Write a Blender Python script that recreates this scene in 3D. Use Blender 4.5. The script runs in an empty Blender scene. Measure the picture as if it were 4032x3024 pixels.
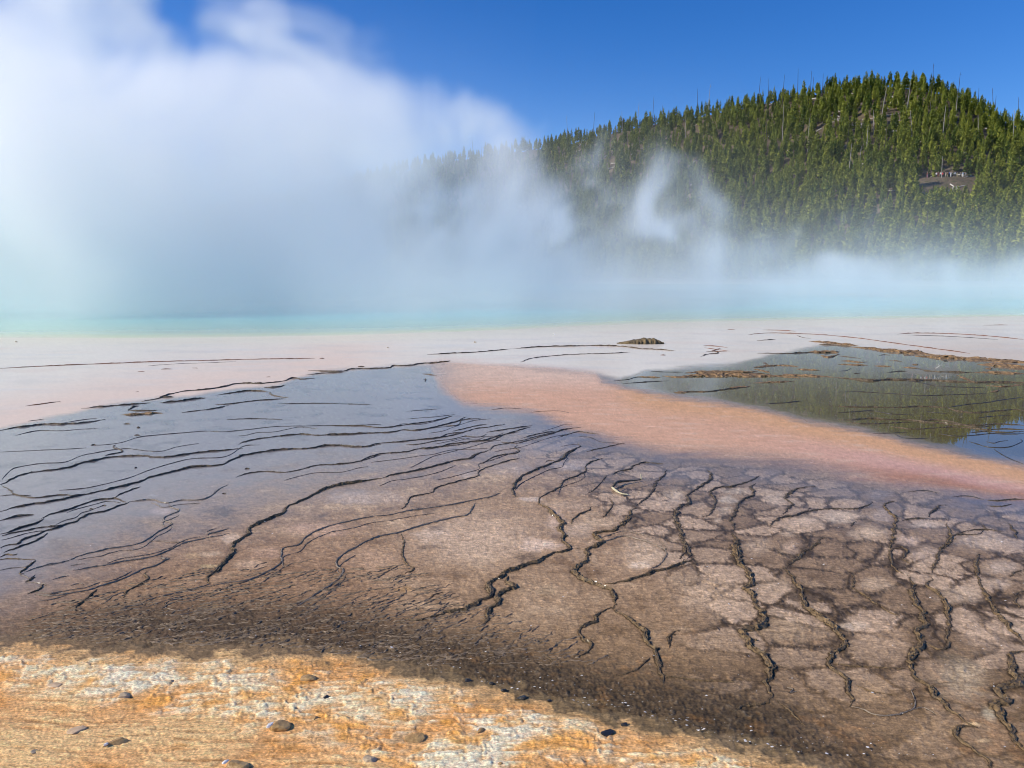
import bpy, math, random
import numpy as np
from mathutils import Vector, Matrix
from mathutils.kdtree import KDTree

random.seed(7)
RNG = np.random.default_rng(7)
SC = bpy.context.scene
COL = SC.collection

# ------------------------------------------------------------------ camera
F, CX, CY = 3046.0, 2016.0, 1512.0          # focal length and centre in photograph pixels (4032 x 3024)
TH = math.atan(0.1455)                       # camera tilts down
CT, ST = math.cos(TH), math.sin(TH)
CAMZ = 2.0
cam = bpy.data.cameras.new('camera')
cam.sensor_width = 36.0
cam.lens = 36.0 * F / 4032.0
cam.clip_start = 0.05
cam.clip_end = 20000
cam_ob = bpy.data.objects.new('camera', cam)
cam_ob.location = (0, 0, CAMZ)
cam_ob.rotation_euler = (math.pi / 2 - TH, 0, 0)
COL.objects.link(cam_ob)
SC.camera = cam_ob

# ------------------------------------------------------------------ light
SUN_EL = math.radians(31)
SUN_BACK = math.radians(16)                  # sun stands to the left, a little behind the camera
sun_dir = Vector((-math.cos(SUN_EL) * math.cos(SUN_BACK), -math.cos(SUN_EL) * math.sin(SUN_BACK), math.sin(SUN_EL)))
sun = bpy.data.lights.new('sun', 'SUN')
sun.energy = 5.0
sun.angle = math.radians(0.53)
sun.color = (1.0, 0.93, 0.82)
sun_ob = bpy.data.objects.new('sun', sun)
sun_ob.rotation_euler = sun_dir.to_track_quat('Z', 'Y').to_euler()
sun_ob.location = (-60, -20, 60)
COL.objects.link(sun_ob)

world = bpy.data.worlds.new('World')
SC.world = world
world.use_nodes = True
wn = world.node_tree.nodes
wl = world.node_tree.links
wn.clear()
sky = wn.new('ShaderNodeTexSky')
sky.sky_type = 'NISHITA'
sky.sun_disc = False
sky.sun_elevation = SUN_EL
sky.sun_rotation = math.atan2(-sun_dir.x, sun_dir.y)
sky.altitude = 2200
sky.air_density = 1.0
sky.dust_density = 0.15
sky.ozone_density = 3.0
bg = wn.new('ShaderNodeBackground')
bg.inputs['Strength'].default_value = 0.138
hsv = wn.new('ShaderNodeHueSaturation')
hsv.inputs['Saturation'].default_value = 1.34
hsv.inputs['Hue'].default_value = 0.513
wo = wn.new('ShaderNodeOutputWorld')
wl.new(sky.outputs[0], hsv.inputs['Color'])
wl.new(hsv.outputs[0], bg.inputs[0])
wl.new(bg.outputs[0], wo.inputs[0])

SC.view_settings.view_transform = 'Standard'
SC.view_settings.look = 'None'
SC.view_settings.exposure = 0.14
SC.view_settings.gamma = 1.0
cy = SC.cycles
cy.max_bounces = 12
cy.diffuse_bounces = 3
cy.glossy_bounces = 3
cy.transparent_max_bounces = 96
cy.volume_bounces = 10
cy.volume_step_rate = 4.0
cy.volume_max_steps = 256
cy.use_denoising = True
cy.filter_width = 1.0
cy.sample_clamp_indirect = 6.0
cy.use_adaptive_sampling = True
cy.adaptive_threshold = 0.02

# ------------------------------------------------------------------ photograph pixel <-> place
def ray(px, py):
    a = (px - CX) / F
    b = (CY - py) / F
    return a, CT + b * ST, b * CT - ST
def gnd(px, py, z=0.0):
    x, y, d = ray(px, py)
    t = (CAMZ - z) / (-d)
    return x * t, y * t, z
def at(px, py, Y):
    x, y, d = ray(px, py)
    t = Y / y
    return x * t, Y, CAMZ + d * t
def proj(X, Y, Z=0.0):
    dz = Z - CAMZ
    f = Y * CT - dz * ST
    u = Y * ST + dz * CT
    ff = np.maximum(f, 0.05)
    return CX + F * X / ff, CY - F * u / ff, f

# ------------------------------------------------------------------ numpy noise
PERM = np.concatenate([RNG.permutation(256)] * 3).astype(np.int64)
GA = RNG.random(256) * 2 * np.pi
GX, GY = np.cos(GA), np.sin(GA)
RND = RNG.random(256)
def pn(x, y):
    xi = np.floor(x).astype(np.int64); yi = np.floor(y).astype(np.int64)
    xf = x - xi; yf = y - yi
    xi &= 255; yi &= 255
    u = xf * xf * xf * (xf * (xf * 6 - 15) + 10)
    v = yf * yf * yf * (yf * (yf * 6 - 15) + 10)
    def g(ix, iy, dx, dy):
        h = PERM[PERM[ix] + iy]
        return GX[h] * dx + GY[h] * dy
    n00 = g(xi, yi, xf, yf); n10 = g(xi + 1, yi, xf - 1, yf)
    n01 = g(xi, yi + 1, xf, yf - 1); n11 = g(xi + 1, yi + 1, xf - 1, yf - 1)
    a = n00 + u * (n10 - n00); b = n01 + u * (n11 - n01)
    return 1.5 * (a + v * (b - a))
def fbm(x, y, o=4, g=0.5):
    s = 0; a = 1; t = 0
    for i in range(o):
        s = s + a * pn(x * 2 ** i + 17.3 * i, y * 2 ** i + 9.1 * i); t += a; a *= g
    return s / t
def worley(x, y):
    xi = np.floor(x).astype(np.int64); yi = np.floor(y).astype(np.int64)
    f1 = np.full(x.shape, 9.0); f2 = np.full(x.shape, 9.0); cid = np.zeros(x.shape)
    for dx in (-1, 0, 1):
        for dy in (-1, 0, 1):
            cx = xi + dx; cy_ = yi + dy
            h = PERM[PERM[cx & 255] + (cy_ & 255)]
            d = np.hypot(cx + 0.02 + 0.96 * RND[h] - x, cy_ + 0.02 + 0.96 * RND[(h * 7 + 31) & 255] - y)
            n = d < f1
            f2 = np.where(n, f1, np.minimum(f2, d))
            cid = np.where(n, RND[(h * 13 + 5) & 255], cid)
            f1 = np.where(n, d, f1)
    return f1, f2, cid
def ss(x, a, b):
    t = np.clip((x - a) / (b - a), 0, 1)
    return t * t * (3 - 2 * t)
def mix(a, b, t):
    return a + (b - a) * t

# ------------------------------------------------------------------ object helpers
def tag(o, label=None, cat=None, group=None, kind=None):
    if label: o['label'] = label
    if cat: o['category'] = cat
    if group: o['group'] = group
    if kind: o['kind'] = kind
    return o
def mesh(name, v, f, mat=None, smooth=False):
    me = bpy.data.meshes.new(name)
    v = np.asarray(v, dtype=np.float32).reshape(-1, 3)
    if isinstance(f, np.ndarray):
        n, k = f.shape
        me.vertices.add(len(v)); me.vertices.foreach_set('co', v.ravel())
        me.loops.add(n * k); me.loops.foreach_set('vertex_index', f.astype(np.int32).ravel())
        me.polygons.add(n)
        me.polygons.foreach_set('loop_start', np.arange(0, n * k, k, dtype=np.int32))
        me.polygons.foreach_set('loop_total', np.full(n, k, dtype=np.int32))
        me.update(calc_edges=True)
    else:
        me.from_pydata([tuple(p) for p in v.tolist()], [], f)
        me.update()
    if smooth:
        me.polygons.foreach_set('use_smooth', np.ones(len(me.polygons), dtype=bool))
    if mat: me.materials.append(mat)
    return me
def obj(name, me, parent=None, loc=None):
    o = bpy.data.objects.new(name, me)
    COL.objects.link(o)
    if parent: o.parent = parent
    if loc is not None: o.location = loc
    return o
def fattr(me, name, arr, typ='FLOAT'):
    a = me.attributes.new(name, typ, 'POINT')
    if typ == 'FLOAT':
        a.data.foreach_set('value', np.asarray(arr, dtype=np.float32).ravel())
    else:
        c = np.ones((len(arr), 4), dtype=np.float32); c[:, :3] = arr
        a.data.foreach_set('color', c.ravel())
class NT:
    def __init__(s, name):
        s.m = bpy.data.materials.new(name); s.m.use_nodes = True
        s.n = s.m.node_tree.nodes; s.l = s.m.node_tree.links
        s.b = s.n['Principled BSDF']
    def new(s, t, **k):
        n = s.n.new(t)
        for a, b in k.items(): setattr(n, a, b)
        return n
    def link(s, a, b): s.l.new(a, b)
    def attr(s, name): return s.new('ShaderNodeAttribute', attribute_name=name)
    def noise(s, scale, detail=4, rough=0.55, vec=None):
        n = s.new('ShaderNodeTexNoise'); n.inputs['Scale'].default_value = scale
        n.inputs['Detail'].default_value = detail; n.inputs['Roughness'].default_value = rough
        if vec is not None: s.link(vec, n.inputs['Vector'])
        return n.outputs['Fac']
    def math(s, op, a, b=None, clamp=False):
        n = s.new('ShaderNodeMath', operation=op, use_clamp=clamp)
        for i, q in enumerate((a, b)):
            if q is None: continue
            if isinstance(q, (int, float)): n.inputs[i].default_value = q
            else: s.link(q, n.inputs[i])
        return n.outputs[0]
    def rng(s, v, a, b, c, d):
        n = s.new('ShaderNodeMapRange'); s.link(v, n.inputs[0])
        for i, q in enumerate((a, b, c, d)): n.inputs[i + 1].default_value = q
        return n.outputs[0]
    def mixc(s, fac, a, b, mode='MIX'):
        n = s.new('ShaderNodeMix', data_type='RGBA', blend_type=mode)
        for i, q in ((0, fac), (6, a), (7, b)):
            if isinstance(q, (int, float)): n.inputs[i].default_value = q
            elif isinstance(q, tuple): n.inputs[i].default_value = (*q, 1)
            else: s.link(q, n.inputs[i])
        return n.outputs[2]
    def bump(s, h, strength, dist):
        n = s.new('ShaderNodeBump'); n.inputs['Distance'].default_value = dist
        if isinstance(strength, (int, float)): n.inputs['Strength'].default_value = strength
        else: s.link(strength, n.inputs['Strength'])
        s.link(h, n.inputs['Height'])
        return n.outputs[0]
    def pos(s): return s.new('ShaderNodeNewGeometry').outputs['Position']
def simple(name, a, b, scale, rough=0.7, coat=0.0, bump=0.0, rnd=0.0):
    t = NT(name)
    oc = t.new('ShaderNodeTexCoord').outputs['Object']
    n = t.noise(scale, 5, 0.6, oc)
    c = t.mixc(t.rng(n, 0.3, 0.7, 0, 1), a, b)
    if rnd:
        oi = t.new('ShaderNodeObjectInfo')
        k = t.rng(oi.outputs['Random'], 0, 1, 1 - rnd, 1 + rnd)
        cc = t.new('ShaderNodeCombineColor')
        for i in range(3): t.link(k, cc.inputs[i])
        c = t.mixc(1.0, c, cc.outputs[0], 'MULTIPLY')
    t.link(c, t.b.inputs['Base Color'])
    t.b.inputs['Roughness'].default_value = rough
    t.b.inputs['Coat Weight'].default_value = coat
    t.b.inputs['Coat Roughness'].default_value = 0.12
    t.b.inputs['Coat IOR'].default_value = 1.33
    if bump: t.link(t.bump(n, 1.0, bump), t.b.inputs['Normal'])
    return t.m

# ------------------------------------------------------------------ terrace rims: courses over the ground
# each course is read in one window of the photograph: window -> (left, top, photograph pixels per unit)
WIN = {'B': (0, 1650, .6781), 'C': (1300, 1650, .6329), 'D': (2600, 1850, .7075), 'E': (0, 1250, .9114),
       'G': (2016, 1220, .9114), 'H': (0, 1900, .4219), 'J': (3100, 1850, .4213), 'K': (1600, 1450, .4521),
       'L': (3300, 1280, .3435), 'M': (3100, 2400, .4213)}
# (window, width, kind, course)   kind: d dark rim, p pale thin rim, r rust rim, c knobbly crust, t thread under water
RIMS = [
 ('B', 9, 'd', '0,65 90,48 170,40 240,30 370,28 470,22 560,10 610,0'),
 ('B', 3, 't', '0,190 100,185 250,178 400,172 500,165'),
 ('B', 4, 't', '530,150 600,148 700,135 800,105 900,92 1100,75 1200,68 1300,72 1450,58 1600,42 1800,38 2000,35 2212,30'),
 ('B', 3, 't', '660,155 715,182 690,192 640,200 610,210'),
 ('B', 9, 'd', '0,380 70,345 130,320 250,300 370,285 470,255 560,235 640,222 740,212 850,215 940,222 1030,212 1150,195 1280,182 1410,170'),
 ('B', 7, 'd', '1385,145 1420,130 1500,115 1600,100 1740,87 1850,92 2000,85 2212,78'),
 ('B', 10, 'd', '0,535 100,505 200,490 330,470 470,440 600,412 730,385 800,365 860,340 980,310 1100,280 1260,268 1340,240 1400,212 1500,195 1640,175 1750,172 1850,160 1940,152 2100,160 2212,145'),
 ('B', 6, 'd', '0,445 80,438 200,455 340,440 450,440'),
 ('B', 6, 'd', '10,385 50,405 80,430 130,442 180,440'),
 ('H', 16, 'd', '0,350 80,330 200,310 320,295'),
 ('H', 13, 'd', '380,330 480,290 620,255 700,225 800,190 900,160 1000,150 1080,145 1130,165 1180,180'),
 ('H', 13, 'd', '1070,140 1120,105 1200,75 1260,50 1310,35'),
 ('H', 9, 'p', '1200,175 1300,165 1400,155 1450,160 1500,180 1570,185 1620,175 1700,160 1850,160 1930,140 1990,105 2040,60 2133,15'),
 ('B', 5, 'd', '1370,335 1450,312 1550,302 1650,308 1750,290 1850,265 1980,260 2080,245 2150,225 2212,205'),
 ('H', 20, 'd', '0,475 100,450 200,420 300,385 370,355 420,330'),
 ('H', 12, 'd', '20,490 130,465 260,440 380,415 500,405 600,385 650,375'),
 ('H', 13, 'd', '0,610 60,580 150,570 220,530 320,490 420,450 520,420 620,385 700,365 760,325 820,295 900,275 980,260 1050,235 1140,205 1200,178'),
 ('H', 14, 'd', '40,645 120,620 220,580 320,545 400,500 440,465'),
 ('H', 12, 'd', '0,690 60,665 140,670 160,655'),
 ('H', 8, 'd', '0,715 100,705 200,710 330,715'),
 ('H', 15, 'd', '330,718 290,755 240,795 180,850 220,845'),
 ('H', 4, 'p', '180,855 250,875 280,890 330,855'),
 ('H', 16, 'd', '330,875 280,905 240,920'),
 ('H', 4, 'p', '240,925 330,930 400,940 450,955'),
 ('H', 16, 'd', '400,945 370,985 310,1015 265,1032'),
 ('H', 5, 'p', '0,815 90,795 200,785 260,795'),
 ('H', 9, 'p', '230,830 340,790 450,765 560,745 660,715 740,680 830,655 930,635 1020,612 1150,595 1260,575 1340,545 1400,510 1480,455 1540,420 1600,385 1580,365 1530,350 1540,320 1600,290 1670,260 1640,240 1590,225 1580,195'),
 ('H', 5, 'p', '1390,545 1500,540 1580,550 1700,550 1720,545'),
 ('H', 10, 'p', '2133,425 2030,455 1950,475 1940,500 1960,505 2060,490 2133,470'),
 ('H', 9, 'p', '1950,505 1850,530 1750,550 1660,585 1590,620 1520,650 1460,675 1360,700 1240,718 1120,735 1000,765 880,780 780,800 680,815'),
 ('H', 10, 'p', '1500,670 1520,705 1570,705 1500,745 1420,780 1330,805 1240,850 1150,890 1040,930 930,960 820,1000 700,1020 560,1045 460,1050 330,1040'),
 ('H', 14, 'd', '1370,825 1350,850 1380,880 1370,905 1310,945 1230,985 1180,1015 1150,1070'),
 ('H', 14, 'd', '910,990 880,1020 830,1055 790,1100 720,1140 700,1165 715,1190'),
 ('H', 7, 'p', '1180,1010 1100,1035 1040,1065 990,1110 940,1135'),
 ('H', 7, 'p', '1960,940 1850,975 1700,1010 1560,1045 1430,1075 1360,1100 1310,1135 1200,1150 1150,1175 1050,1210 960,1250'),
 ('H', 5, 'p', '380,1040 480,1035 560,1020 640,1030'),
 ('H', 5, 'p', '350,1100 450,1090 560,1065 620,1045'),
 ('H', 5, 'p', '1150,1080 1220,1095 1330,1110'),
 ('H', 5, 'p', '1900,1000 1800,1040 1680,1060 1560,1090 1450,1130 1340,1160'),
 ('H', 5, 'p', '1880,1060 1760,1100 1640,1110 1540,1150 1600,1180 1700,1190 1800,1150'),
 ('H', 5, 'p', '2133,1175 2000,1180 1860,1190 1760,1215 1640,1235 1560,1240'),
 ('H', 4, 'p', '400,770 470,750 520,745'), ('H', 4, 'p', '660,770 720,760 790,750'),
 ('H', 4, 'p', '490,900 560,880 640,865'), ('H', 4, 'p', '660,960 730,935 780,945'),
 ('B', 15, 'd', '1220,950 1200,930 1240,890 1290,840 1340,780 1370,720 1430,670 1470,620 1550,585 1640,545 1680,500 1760,470 1850,420 1900,400 2020,375 2130,355 2212,340'),
 ('C', 11, 'd', '310,367 390,345 480,330 620,300 720,270 790,255 870,240 920,215 995,190'),
 ('C', 5, 'd', '995,190 1020,165 1100,150 1200,130 1290,105 1380,85 1480,60 1560,50'),
 ('C', 7, 'p', '1060,455 1000,480 900,500 780,525 650,545 540,560 450,575 360,595 250,605 150,625 60,645 0,660 -80,690 -150,730 -200,780 -290,800 -305,860 -300,885 -360,930 -440,970 -520,1000 -640,1015 -740,1035'),
 ('C', 8, 'd', '450,555 480,520 500,485 560,470 630,455 660,425 740,400 850,370 920,350 930,320 1000,290 1100,260 1180,240'),
 ('C', 8, 'p', '900,520 880,560 850,595 790,605 700,625 600,650 500,680 420,705 310,725 220,760 150,800 90,830 40,880 50,920 80,930 60,980 0,1030 -80,1080 -170,1140 -240,1175'),
 ('C', 7, 'd', '440,710 460,760 450,830 470,890 520,930 460,960'),
 ('C', 6, 'd', '0,40 200,42 330,50 500,30 640,10 760,-20'),
 ('C', 6, 'd', '0,100 120,95 250,85 380,80 460,65 540,70 640,50 720,30 800,10 880,-10'),
 ('C', 6, 'd', '0,165 100,163 200,172 300,150 430,140 560,125 700,110 800,90 900,60 1000,45 1090,30'),
 ('C', 6, 'd', '0,280 100,272 180,262 240,235 330,212 450,205 540,185 640,180 740,155 860,140 960,130 1040,105 1150,75 1250,45'),
 ('C', 4, 't', '500,300 560,270 640,230 720,210 800,190 880,170 980,140 1060,130'),
 ('K', 8, 'd', '0,540 100,535 200,520 330,490 420,465 480,440 520,420'),
 ('K', 6, 'd', '330,490 420,498 460,485 480,450 560,440 650,435'),
 ('K', 7, 'd', '0,635 120,620 250,610 360,570 430,560 520,550'),
 ('K', 7, 'd', '400,545 500,525 600,500 700,485'),
 ('K', 6, 'd', '0,660 100,660 260,630 400,615 500,590 540,590 640,595 700,570'),
 ('K', 8, 'd', '0,730 100,700 250,685 400,670 500,655 580,635 660,632 760,620 840,580 920,560 1000,550'),
 ('K', 8, 'd', '700,555 800,540 900,525 1000,510 1100,495'),
 ('K', 7, 'd', '820,640 960,650 1080,620 1180,590 1280,565 1360,530 1430,520'),
 ('K', 7, 'd', '1000,610 1100,580 1200,560 1300,545'),
 ('K', 6, 'd', '1320,600 1400,575 1500,550 1580,560 1680,570'),
 ('K', 5, 't', '740,360 860,345 1000,350'), ('K', 5, 't', '0,440 120,430 260,420 420,400'),
 ('K', 5, 't', '0,372 140,362 280,352'), ('K', 5, 't', '1090,380 1200,372 1330,370 1420,385'),
 ('K', 8, 'd', '660,830 760,770 850,750 960,735 985,710 945,690 970,665'),
 ('K', 5, 't', '1340,680 1420,665 1500,660'), ('K', 7, 'd', '1570,725 1640,705 1720,690 1820,665 1900,650'),
 ('K', 6, 'd', '1210,820 1240,800 1330,810'), ('K', 6, 't', '1500,590 1600,600 1700,640 1850,650'),
 ('C', 13, 'd', '1170,485 1150,480 1140,440 1150,400 1200,350 1280,310 1370,275 1440,250 1470,220 1490,200 1550,170 1545,150'),
 ('C', 9, 'd', '1700,240 1640,260 1590,285 1590,320 1540,350 1450,385 1430,420 1350,460 1300,490'),
 ('C', 24, 'd', '1300,490 1330,540 1400,590 1440,640 1435,690 1450,730 1470,780 1490,800 1430,825 1330,860 1270,890 1190,915 1100,940 1080,970 1010,1000 990,1040 1010,1080 960,1110 900,1150 830,1180 740,1200 650,1225 560,1245 470,1240'),
 ('C', 20, 'd', '1090,965 1110,1010 1140,1040 1100,1060 1060,1080 1040,1110 1050,1140 1010,1170 980,1200 970,1260 930,1290'),
 ('C', 10, 'd', '2090,310 2080,345 2030,390 2010,440 1970,490 1900,540'),
 ('C', 22, 'd', '1900,540 1870,580 1850,620 1790,670 1760,695 1650,705 1630,715 1690,745 1690,770 1610,800 1600,860 1560,900 1520,930 1540,970 1600,1005 1680,1030 1740,1060 1770,1100 1770,1150 1760,1170'),
 ('C', 17, 'd', '1760,1170 1690,1190 1660,1220 1640,1260 1560,1290 1550,1330 1580,1360 1620,1400 1600,1440 1540,1480'),
 ('C', 24, 'd', '1760,1170 1850,1230 1920,1280 1950,1330 1990,1400 2030,1450 2050,1520 2060,1600 2060,1659'),
 ('C', 6, 'p', '1680,770 1750,745 1830,725 1920,745 2000,770 2080,810 2090,850 2050,900 1990,930'),
 ('C', 17, 'd', '1700,1015 1760,1015 1850,1000 1950,970 2020,945 2100,920 2212,885 2260,860'),
 ('C', 8, 'd', '1750,350 1790,325 1860,310 1890,290 1940,270 2000,272 2080,278'),
 ('C', 8, 'd', '1740,490 1760,530 1720,580 1700,610'), ('C', 9, 'd', '1500,650 1530,600 1600,570 1630,540'),
 ('C', 6, 'd', '1720,350 1680,400 1640,440 1600,460'), ('C', 4, 'p', '1510,800 1580,800'),
 ('C', 15, 'd', '2130,550 2150,600 2170,660 2190,740 2212,800 2180,870'),
 ('C', 5, 'd', '1280,1420 1380,1500 1440,1560'), ('C', 6, 'd', '620,1110 650,1090 700,1075'),
 ('C', 5, 'd', '2110,1420 2130,1330 2180,1310'), ('C', 6, 'd', '1770,1590 1900,1560 1990,1480'),
 ('D', 13, 'd', '270,0 280,40 260,70 200,110 150,140 160,180 100,210 85,270 110,330 125,380 150,420 160,480 130,510'),
 ('D', 11, 'd', '530,70 510,100 525,140 460,160 440,190 420,230 390,280 410,300 400,340'),
 ('D', 28, 'd', '400,340 420,380 410,440 440,510 480,570 500,620 480,660 520,700 550,760 570,820 560,860 500,880 470,910 490,960 540,1010 590,1060 620,1120 600,1160 590,1210 620,1260 600,1300'),
 ('D', 10, 'd', '840,210 760,250 700,260 640,280 610,320'),
 ('D', 10, 'd', '550,30 500,60 400,90 310,100 280,130 310,170 280,240 240,260'),
 ('D', 12, 'd', '860,90 780,100 730,120 700,160 740,190 700,220 690,250'),
 ('D', 12, 'd', '910,370 860,420 800,460 740,510 700,540'),
 ('D', 24, 'd', '700,540 720,580 770,640 800,690 800,740 850,800 920,840 960,880 1020,940 1000,990 930,1040 950,1090 1010,1140 1050,1200 1060,1260 1060,1310'),
 ('D', 7, 'd', '1060,560 1080,620 1070,650 1130,690 1200,740 1280,790 1350,820'),
 ('D', 9, 'd', '1190,180 1130,205 1080,215 950,215 830,225 800,240'),
 ('D', 11, 'd', '1300,170 1250,190 1270,230 1310,270 1300,340 1290,400 1280,460 1300,540 1380,590'),
 ('D', 24, 'd', '1380,590 1400,640 1420,700 1440,760 1470,850 1430,890 1430,930 1480,970 1400,1010 1400,1060 1430,1150 1480,1200 1550,1270 1610,1330 1700,1390 1760,1420'),
 ('D', 17, 'd', '1480,960 1560,1000 1600,980 1600,900 1610,830 1590,750 1550,690 1490,640 1520,600'),
 ('D', 15, 'd', '1780,460 1760,520 1770,600 1800,670 1830,720 1880,800 1930,860 2000,930 2050,975'),
 ('D', 34, 'd', '2060,1010 1960,1040 1960,1100 1970,1160 1910,1220 1930,1280 1860,1300 1900,1360 1940,1430 1970,1500 2024,1560 2060,1600'),
 ('D', 18, 'd', '1750,1420 1650,1440 1660,1500 1760,1560 1830,1620 1850,1680'),
 ('D', 10, 'd', '1590,290 1600,320 1620,360 1600,400 1560,440 1540,500 1510,570'),
 ('D', 5, 'p', '1060,1310 1130,1330 1200,1360 1300,1360 1400,1330 1420,1290 1400,1230 1420,1210'),
 ('D', 5, 'p', '1400,1330 1470,1320 1540,1360'),
 ('D', 11, 'd', '610,1290 560,1300 480,1310 400,1340'), ('D', 8, 'd', '650,1280 700,1320 760,1380 800,1420'),
 ('D', 5, 'd', '0,1150 100,1150 200,1165 330,1175 450,1180'),
 ('D', 7, 'd', '1590,380 1620,370 1700,340 1800,330 1900,340'),
 ('D', 7, 'd', '90,910 50,920 45,970'),
 ('J', 14, 'd', '1080,470 1150,455 1290,450'), ('J', 15, 'd', '1480,325 1410,335 1380,380 1340,400 1320,440'),
 ('J', 11, 'd', '1480,620 1620,600 1780,600 1850,540 1800,500'), ('J', 14, 'd', '2060,490 2120,560 2150,650'),
 ('J', 15, 'd', '1440,730 1520,680 1560,620'), ('J', 15, 'd', '960,740 1060,715 1110,750 1090,830 1150,870'),
 ('J', 13, 'd', '600,520 640,480'),
 ('J', 13, 'd', '2212,930 2120,960 2080,1000'), ('J', 15, 'd', '2212,1130 2150,1150 2140,1230 2180,1300'),
 ('J', 10, 'd', '2212,270 2080,275 1960,285 1870,280'), ('J', 10, 'd', '1870,330 1990,340 2100,315'),
 ('J', 10, 't', '1540,250 1680,240 1840,275'), ('J', 10, 't', '1130,200 1280,190 1420,215'),
 # far flats, left
 ('E', 6, 'r', '0,220 120,213 300,205 500,197 700,190 900,185 1100,180 1250,178 1360,176'),
 ('E', 2, 't', '640,208 760,200 900,195 1020,190'), ('E', 5, 'r', '1380,177 1402,176'),
 ('E', 6, 'd', '350,392 440,385 530,378 600,372 650,368'), ('E', 7, 'd', '550,402 580,385 600,380'),
 ('E', 5, 'd', '560,400 620,402 680,400'), ('E', 3, 't', '120,447 160,442 190,438'), ('E', 3, 't', '270,455 330,445 380,438 420,435'),
 ('E', 7, 'd', '610,362 680,350 720,335 800,318 900,310 960,300 1030,285 1130,285 1220,275 1260,262 1310,265 1360,262'),
 ('E', 10, 'd', '690,345 720,345 745,342'), ('E', 12, 'c', '520,420 600,418 660,412 700,414'),
 ('E', 7, 'd', '690,368 770,362 840,352 890,347'), ('E', 5, 'd', '935,335 1000,325 1080,316 1160,320'),
 ('E', 5, 'd', '1160,320 1180,335 1250,348'), ('E', 4, 'd', '930,375 1000,372 1070,362 1150,355 1230,350'),
 ('E', 4, 'd', '785,410 850,402 930,392 990,378'), ('E', 5, 'd', '1140,302 1200,300 1235,290'),
 ('E', 6, 'd', '1330,228 1400,232 1480,232 1520,222 1600,220 1680,217 1700,208 1760,208 1830,198 1930,190'),
 ('E', 4, 'd', '1320,248 1400,240 1490,238'), ('E', 7, 'c', '1850,200 1900,193 1945,186'),
 ('E', 5, 'd', '1845,160 1950,155 2080,148 2212,135'), ('E', 4, 'd', '1825,242 1890,250'),
 ('E', 7, 'r', '110,382 180,373 260,362'), ('E', 4, 'r', '595,233 625,233'), ('E', 5, 'r', '695,223 745,222'),
 ('E', 5, 'r', '830,217 855,218'), ('E', 4, 'r', '1150,257 1170,256'), ('E', 4, 'r', '585,321 600,320'),
 ('E', 4, 'd', '1830,268 1840,265 1835,278'), ('E', 6, 'd', '1545,212 1575,212'),
 ('E', 4, 'd', '455,595 530,578 490,560 500,548'), ('E', 5, 't', '980,440 1100,436 1220,440'),
 ('E', 4, 't', '1200,372 1380,370 1480,372 1600,375'),
 # far flats, right
 ('G', 6, 'd', '0,168 120,160 250,157 350,155 470,158 560,168 640,172 710,177'),
 ('G', 4, 'd', '40,225 80,210 130,203 220,195 330,190 440,187 510,182'),
 ('G', 6, 'r', '825,155 860,155 930,162'), ('G', 5, 'r', '830,163 880,170 940,178'), ('G', 6, 'r', '900,165 870,178 930,180'),
 ('G', 6, 'd', '815,202 850,190 890,188 880,180 840,180'), ('G', 4, 'd', '1060,132 1140,128'),
 ('G', 4, 'r', '640,195 665,195'), ('G', 4, 'r', '930,84 965,84'), ('G', 5, 'r', '1085,86 1150,88 1225,92'),
 ('G', 5, 'r', '1020,107 1100,100 1220,102 1350,108 1480,120 1560,130 1650,143 1740,155 1850,170 1980,188'),
 ('G', 5, 'r', '1660,105 1750,100 1900,103 2050,112 2212,128'), ('G', 3, 'r', '2035,66 2145,65'),
 ('G', 3, 't', '1700,108 1900,115 2100,128'), ('G', 3, 'd', '1230,110 1260,120 1290,123'),
 ('G', 11, 'c', '1285,135 1350,140 1440,150 1500,156'), ('G', 8, 'd', '1325,150 1400,153 1470,160'),
 ('G', 17, 'c', '1470,160 1560,168 1650,178 1750,188 1850,196'), ('G', 20, 'c', '1740,200 1850,205 1950,210 2050,218 2212,228 2300,235'),
 ('G', 16, 'c', '2010,235 2100,240 2212,250 2300,255'),
 ('G', 5, 'd', '1060,187 1180,188 1280,185 1340,183'), ('G', 13, 'c', '1280,183 1350,183 1420,181'), ('G', 14, 'c', '1330,195 1370,205 1410,190'),
 ('G', 11, 'c', '745,272 820,268 900,266 980,268 1060,266'), ('G', 16, 'c', '650,285 720,290 800,284 900,282 1000,284 1100,284 1200,290 1240,295'),
 ('G', 12, 'c', '800,275 900,272 1000,276 1090,272'), ('G', 9, 'c', '1100,284 1200,282 1300,286 1390,290'),
 ('G', 9, 'c', '1045,250 1120,240 1180,240 1240,245'), ('G', 9, 'c', '1040,255 1080,262 1120,275'), ('G', 5, 'd', '1085,228 1110,236'),
 ('G', 7, 'c', '1040,315 1130,312 1220,308'), ('G', 5, 'd', '700,358 780,353 850,352 930,342 1030,332'), ('G', 8, 'c', '700,357 760,355'), ('G', 7, 'c', '800,354 850,352'),
 ('G', 7, 'c', '940,334 1030,330'), ('G', 6, 'c', '1230,255 1280,258 1330,260'), ('G', 7, 'c', '540,288 600,290 640,292'),
 ('G', 4, 't', '440,305 500,300 540,290 620,292'), ('G', 4, 't', '600,265 680,268 740,268'), ('G', 4, 't', '480,318 560,312 680,305'),
 ('G', 6, 'd', '1390,290 1480,298 1580,303 1700,300 1850,305 2000,312 2100,312 2230,315'),
 ('L', 20, 'c', '30,410 130,412 250,425 340,420'), ('L', 20, 'c', '0,448 100,450 200,455 340,458'), ('L', 16, 'c', '410,465 500,470 610,475'),
 ('L', 18, 'c', '740,480 840,488 920,492'), ('L', 22, 'c', '860,450 900,455'), ('L', 14, 'd', '920,492 1000,520 1140,532 1340,538 1560,545'),
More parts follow.
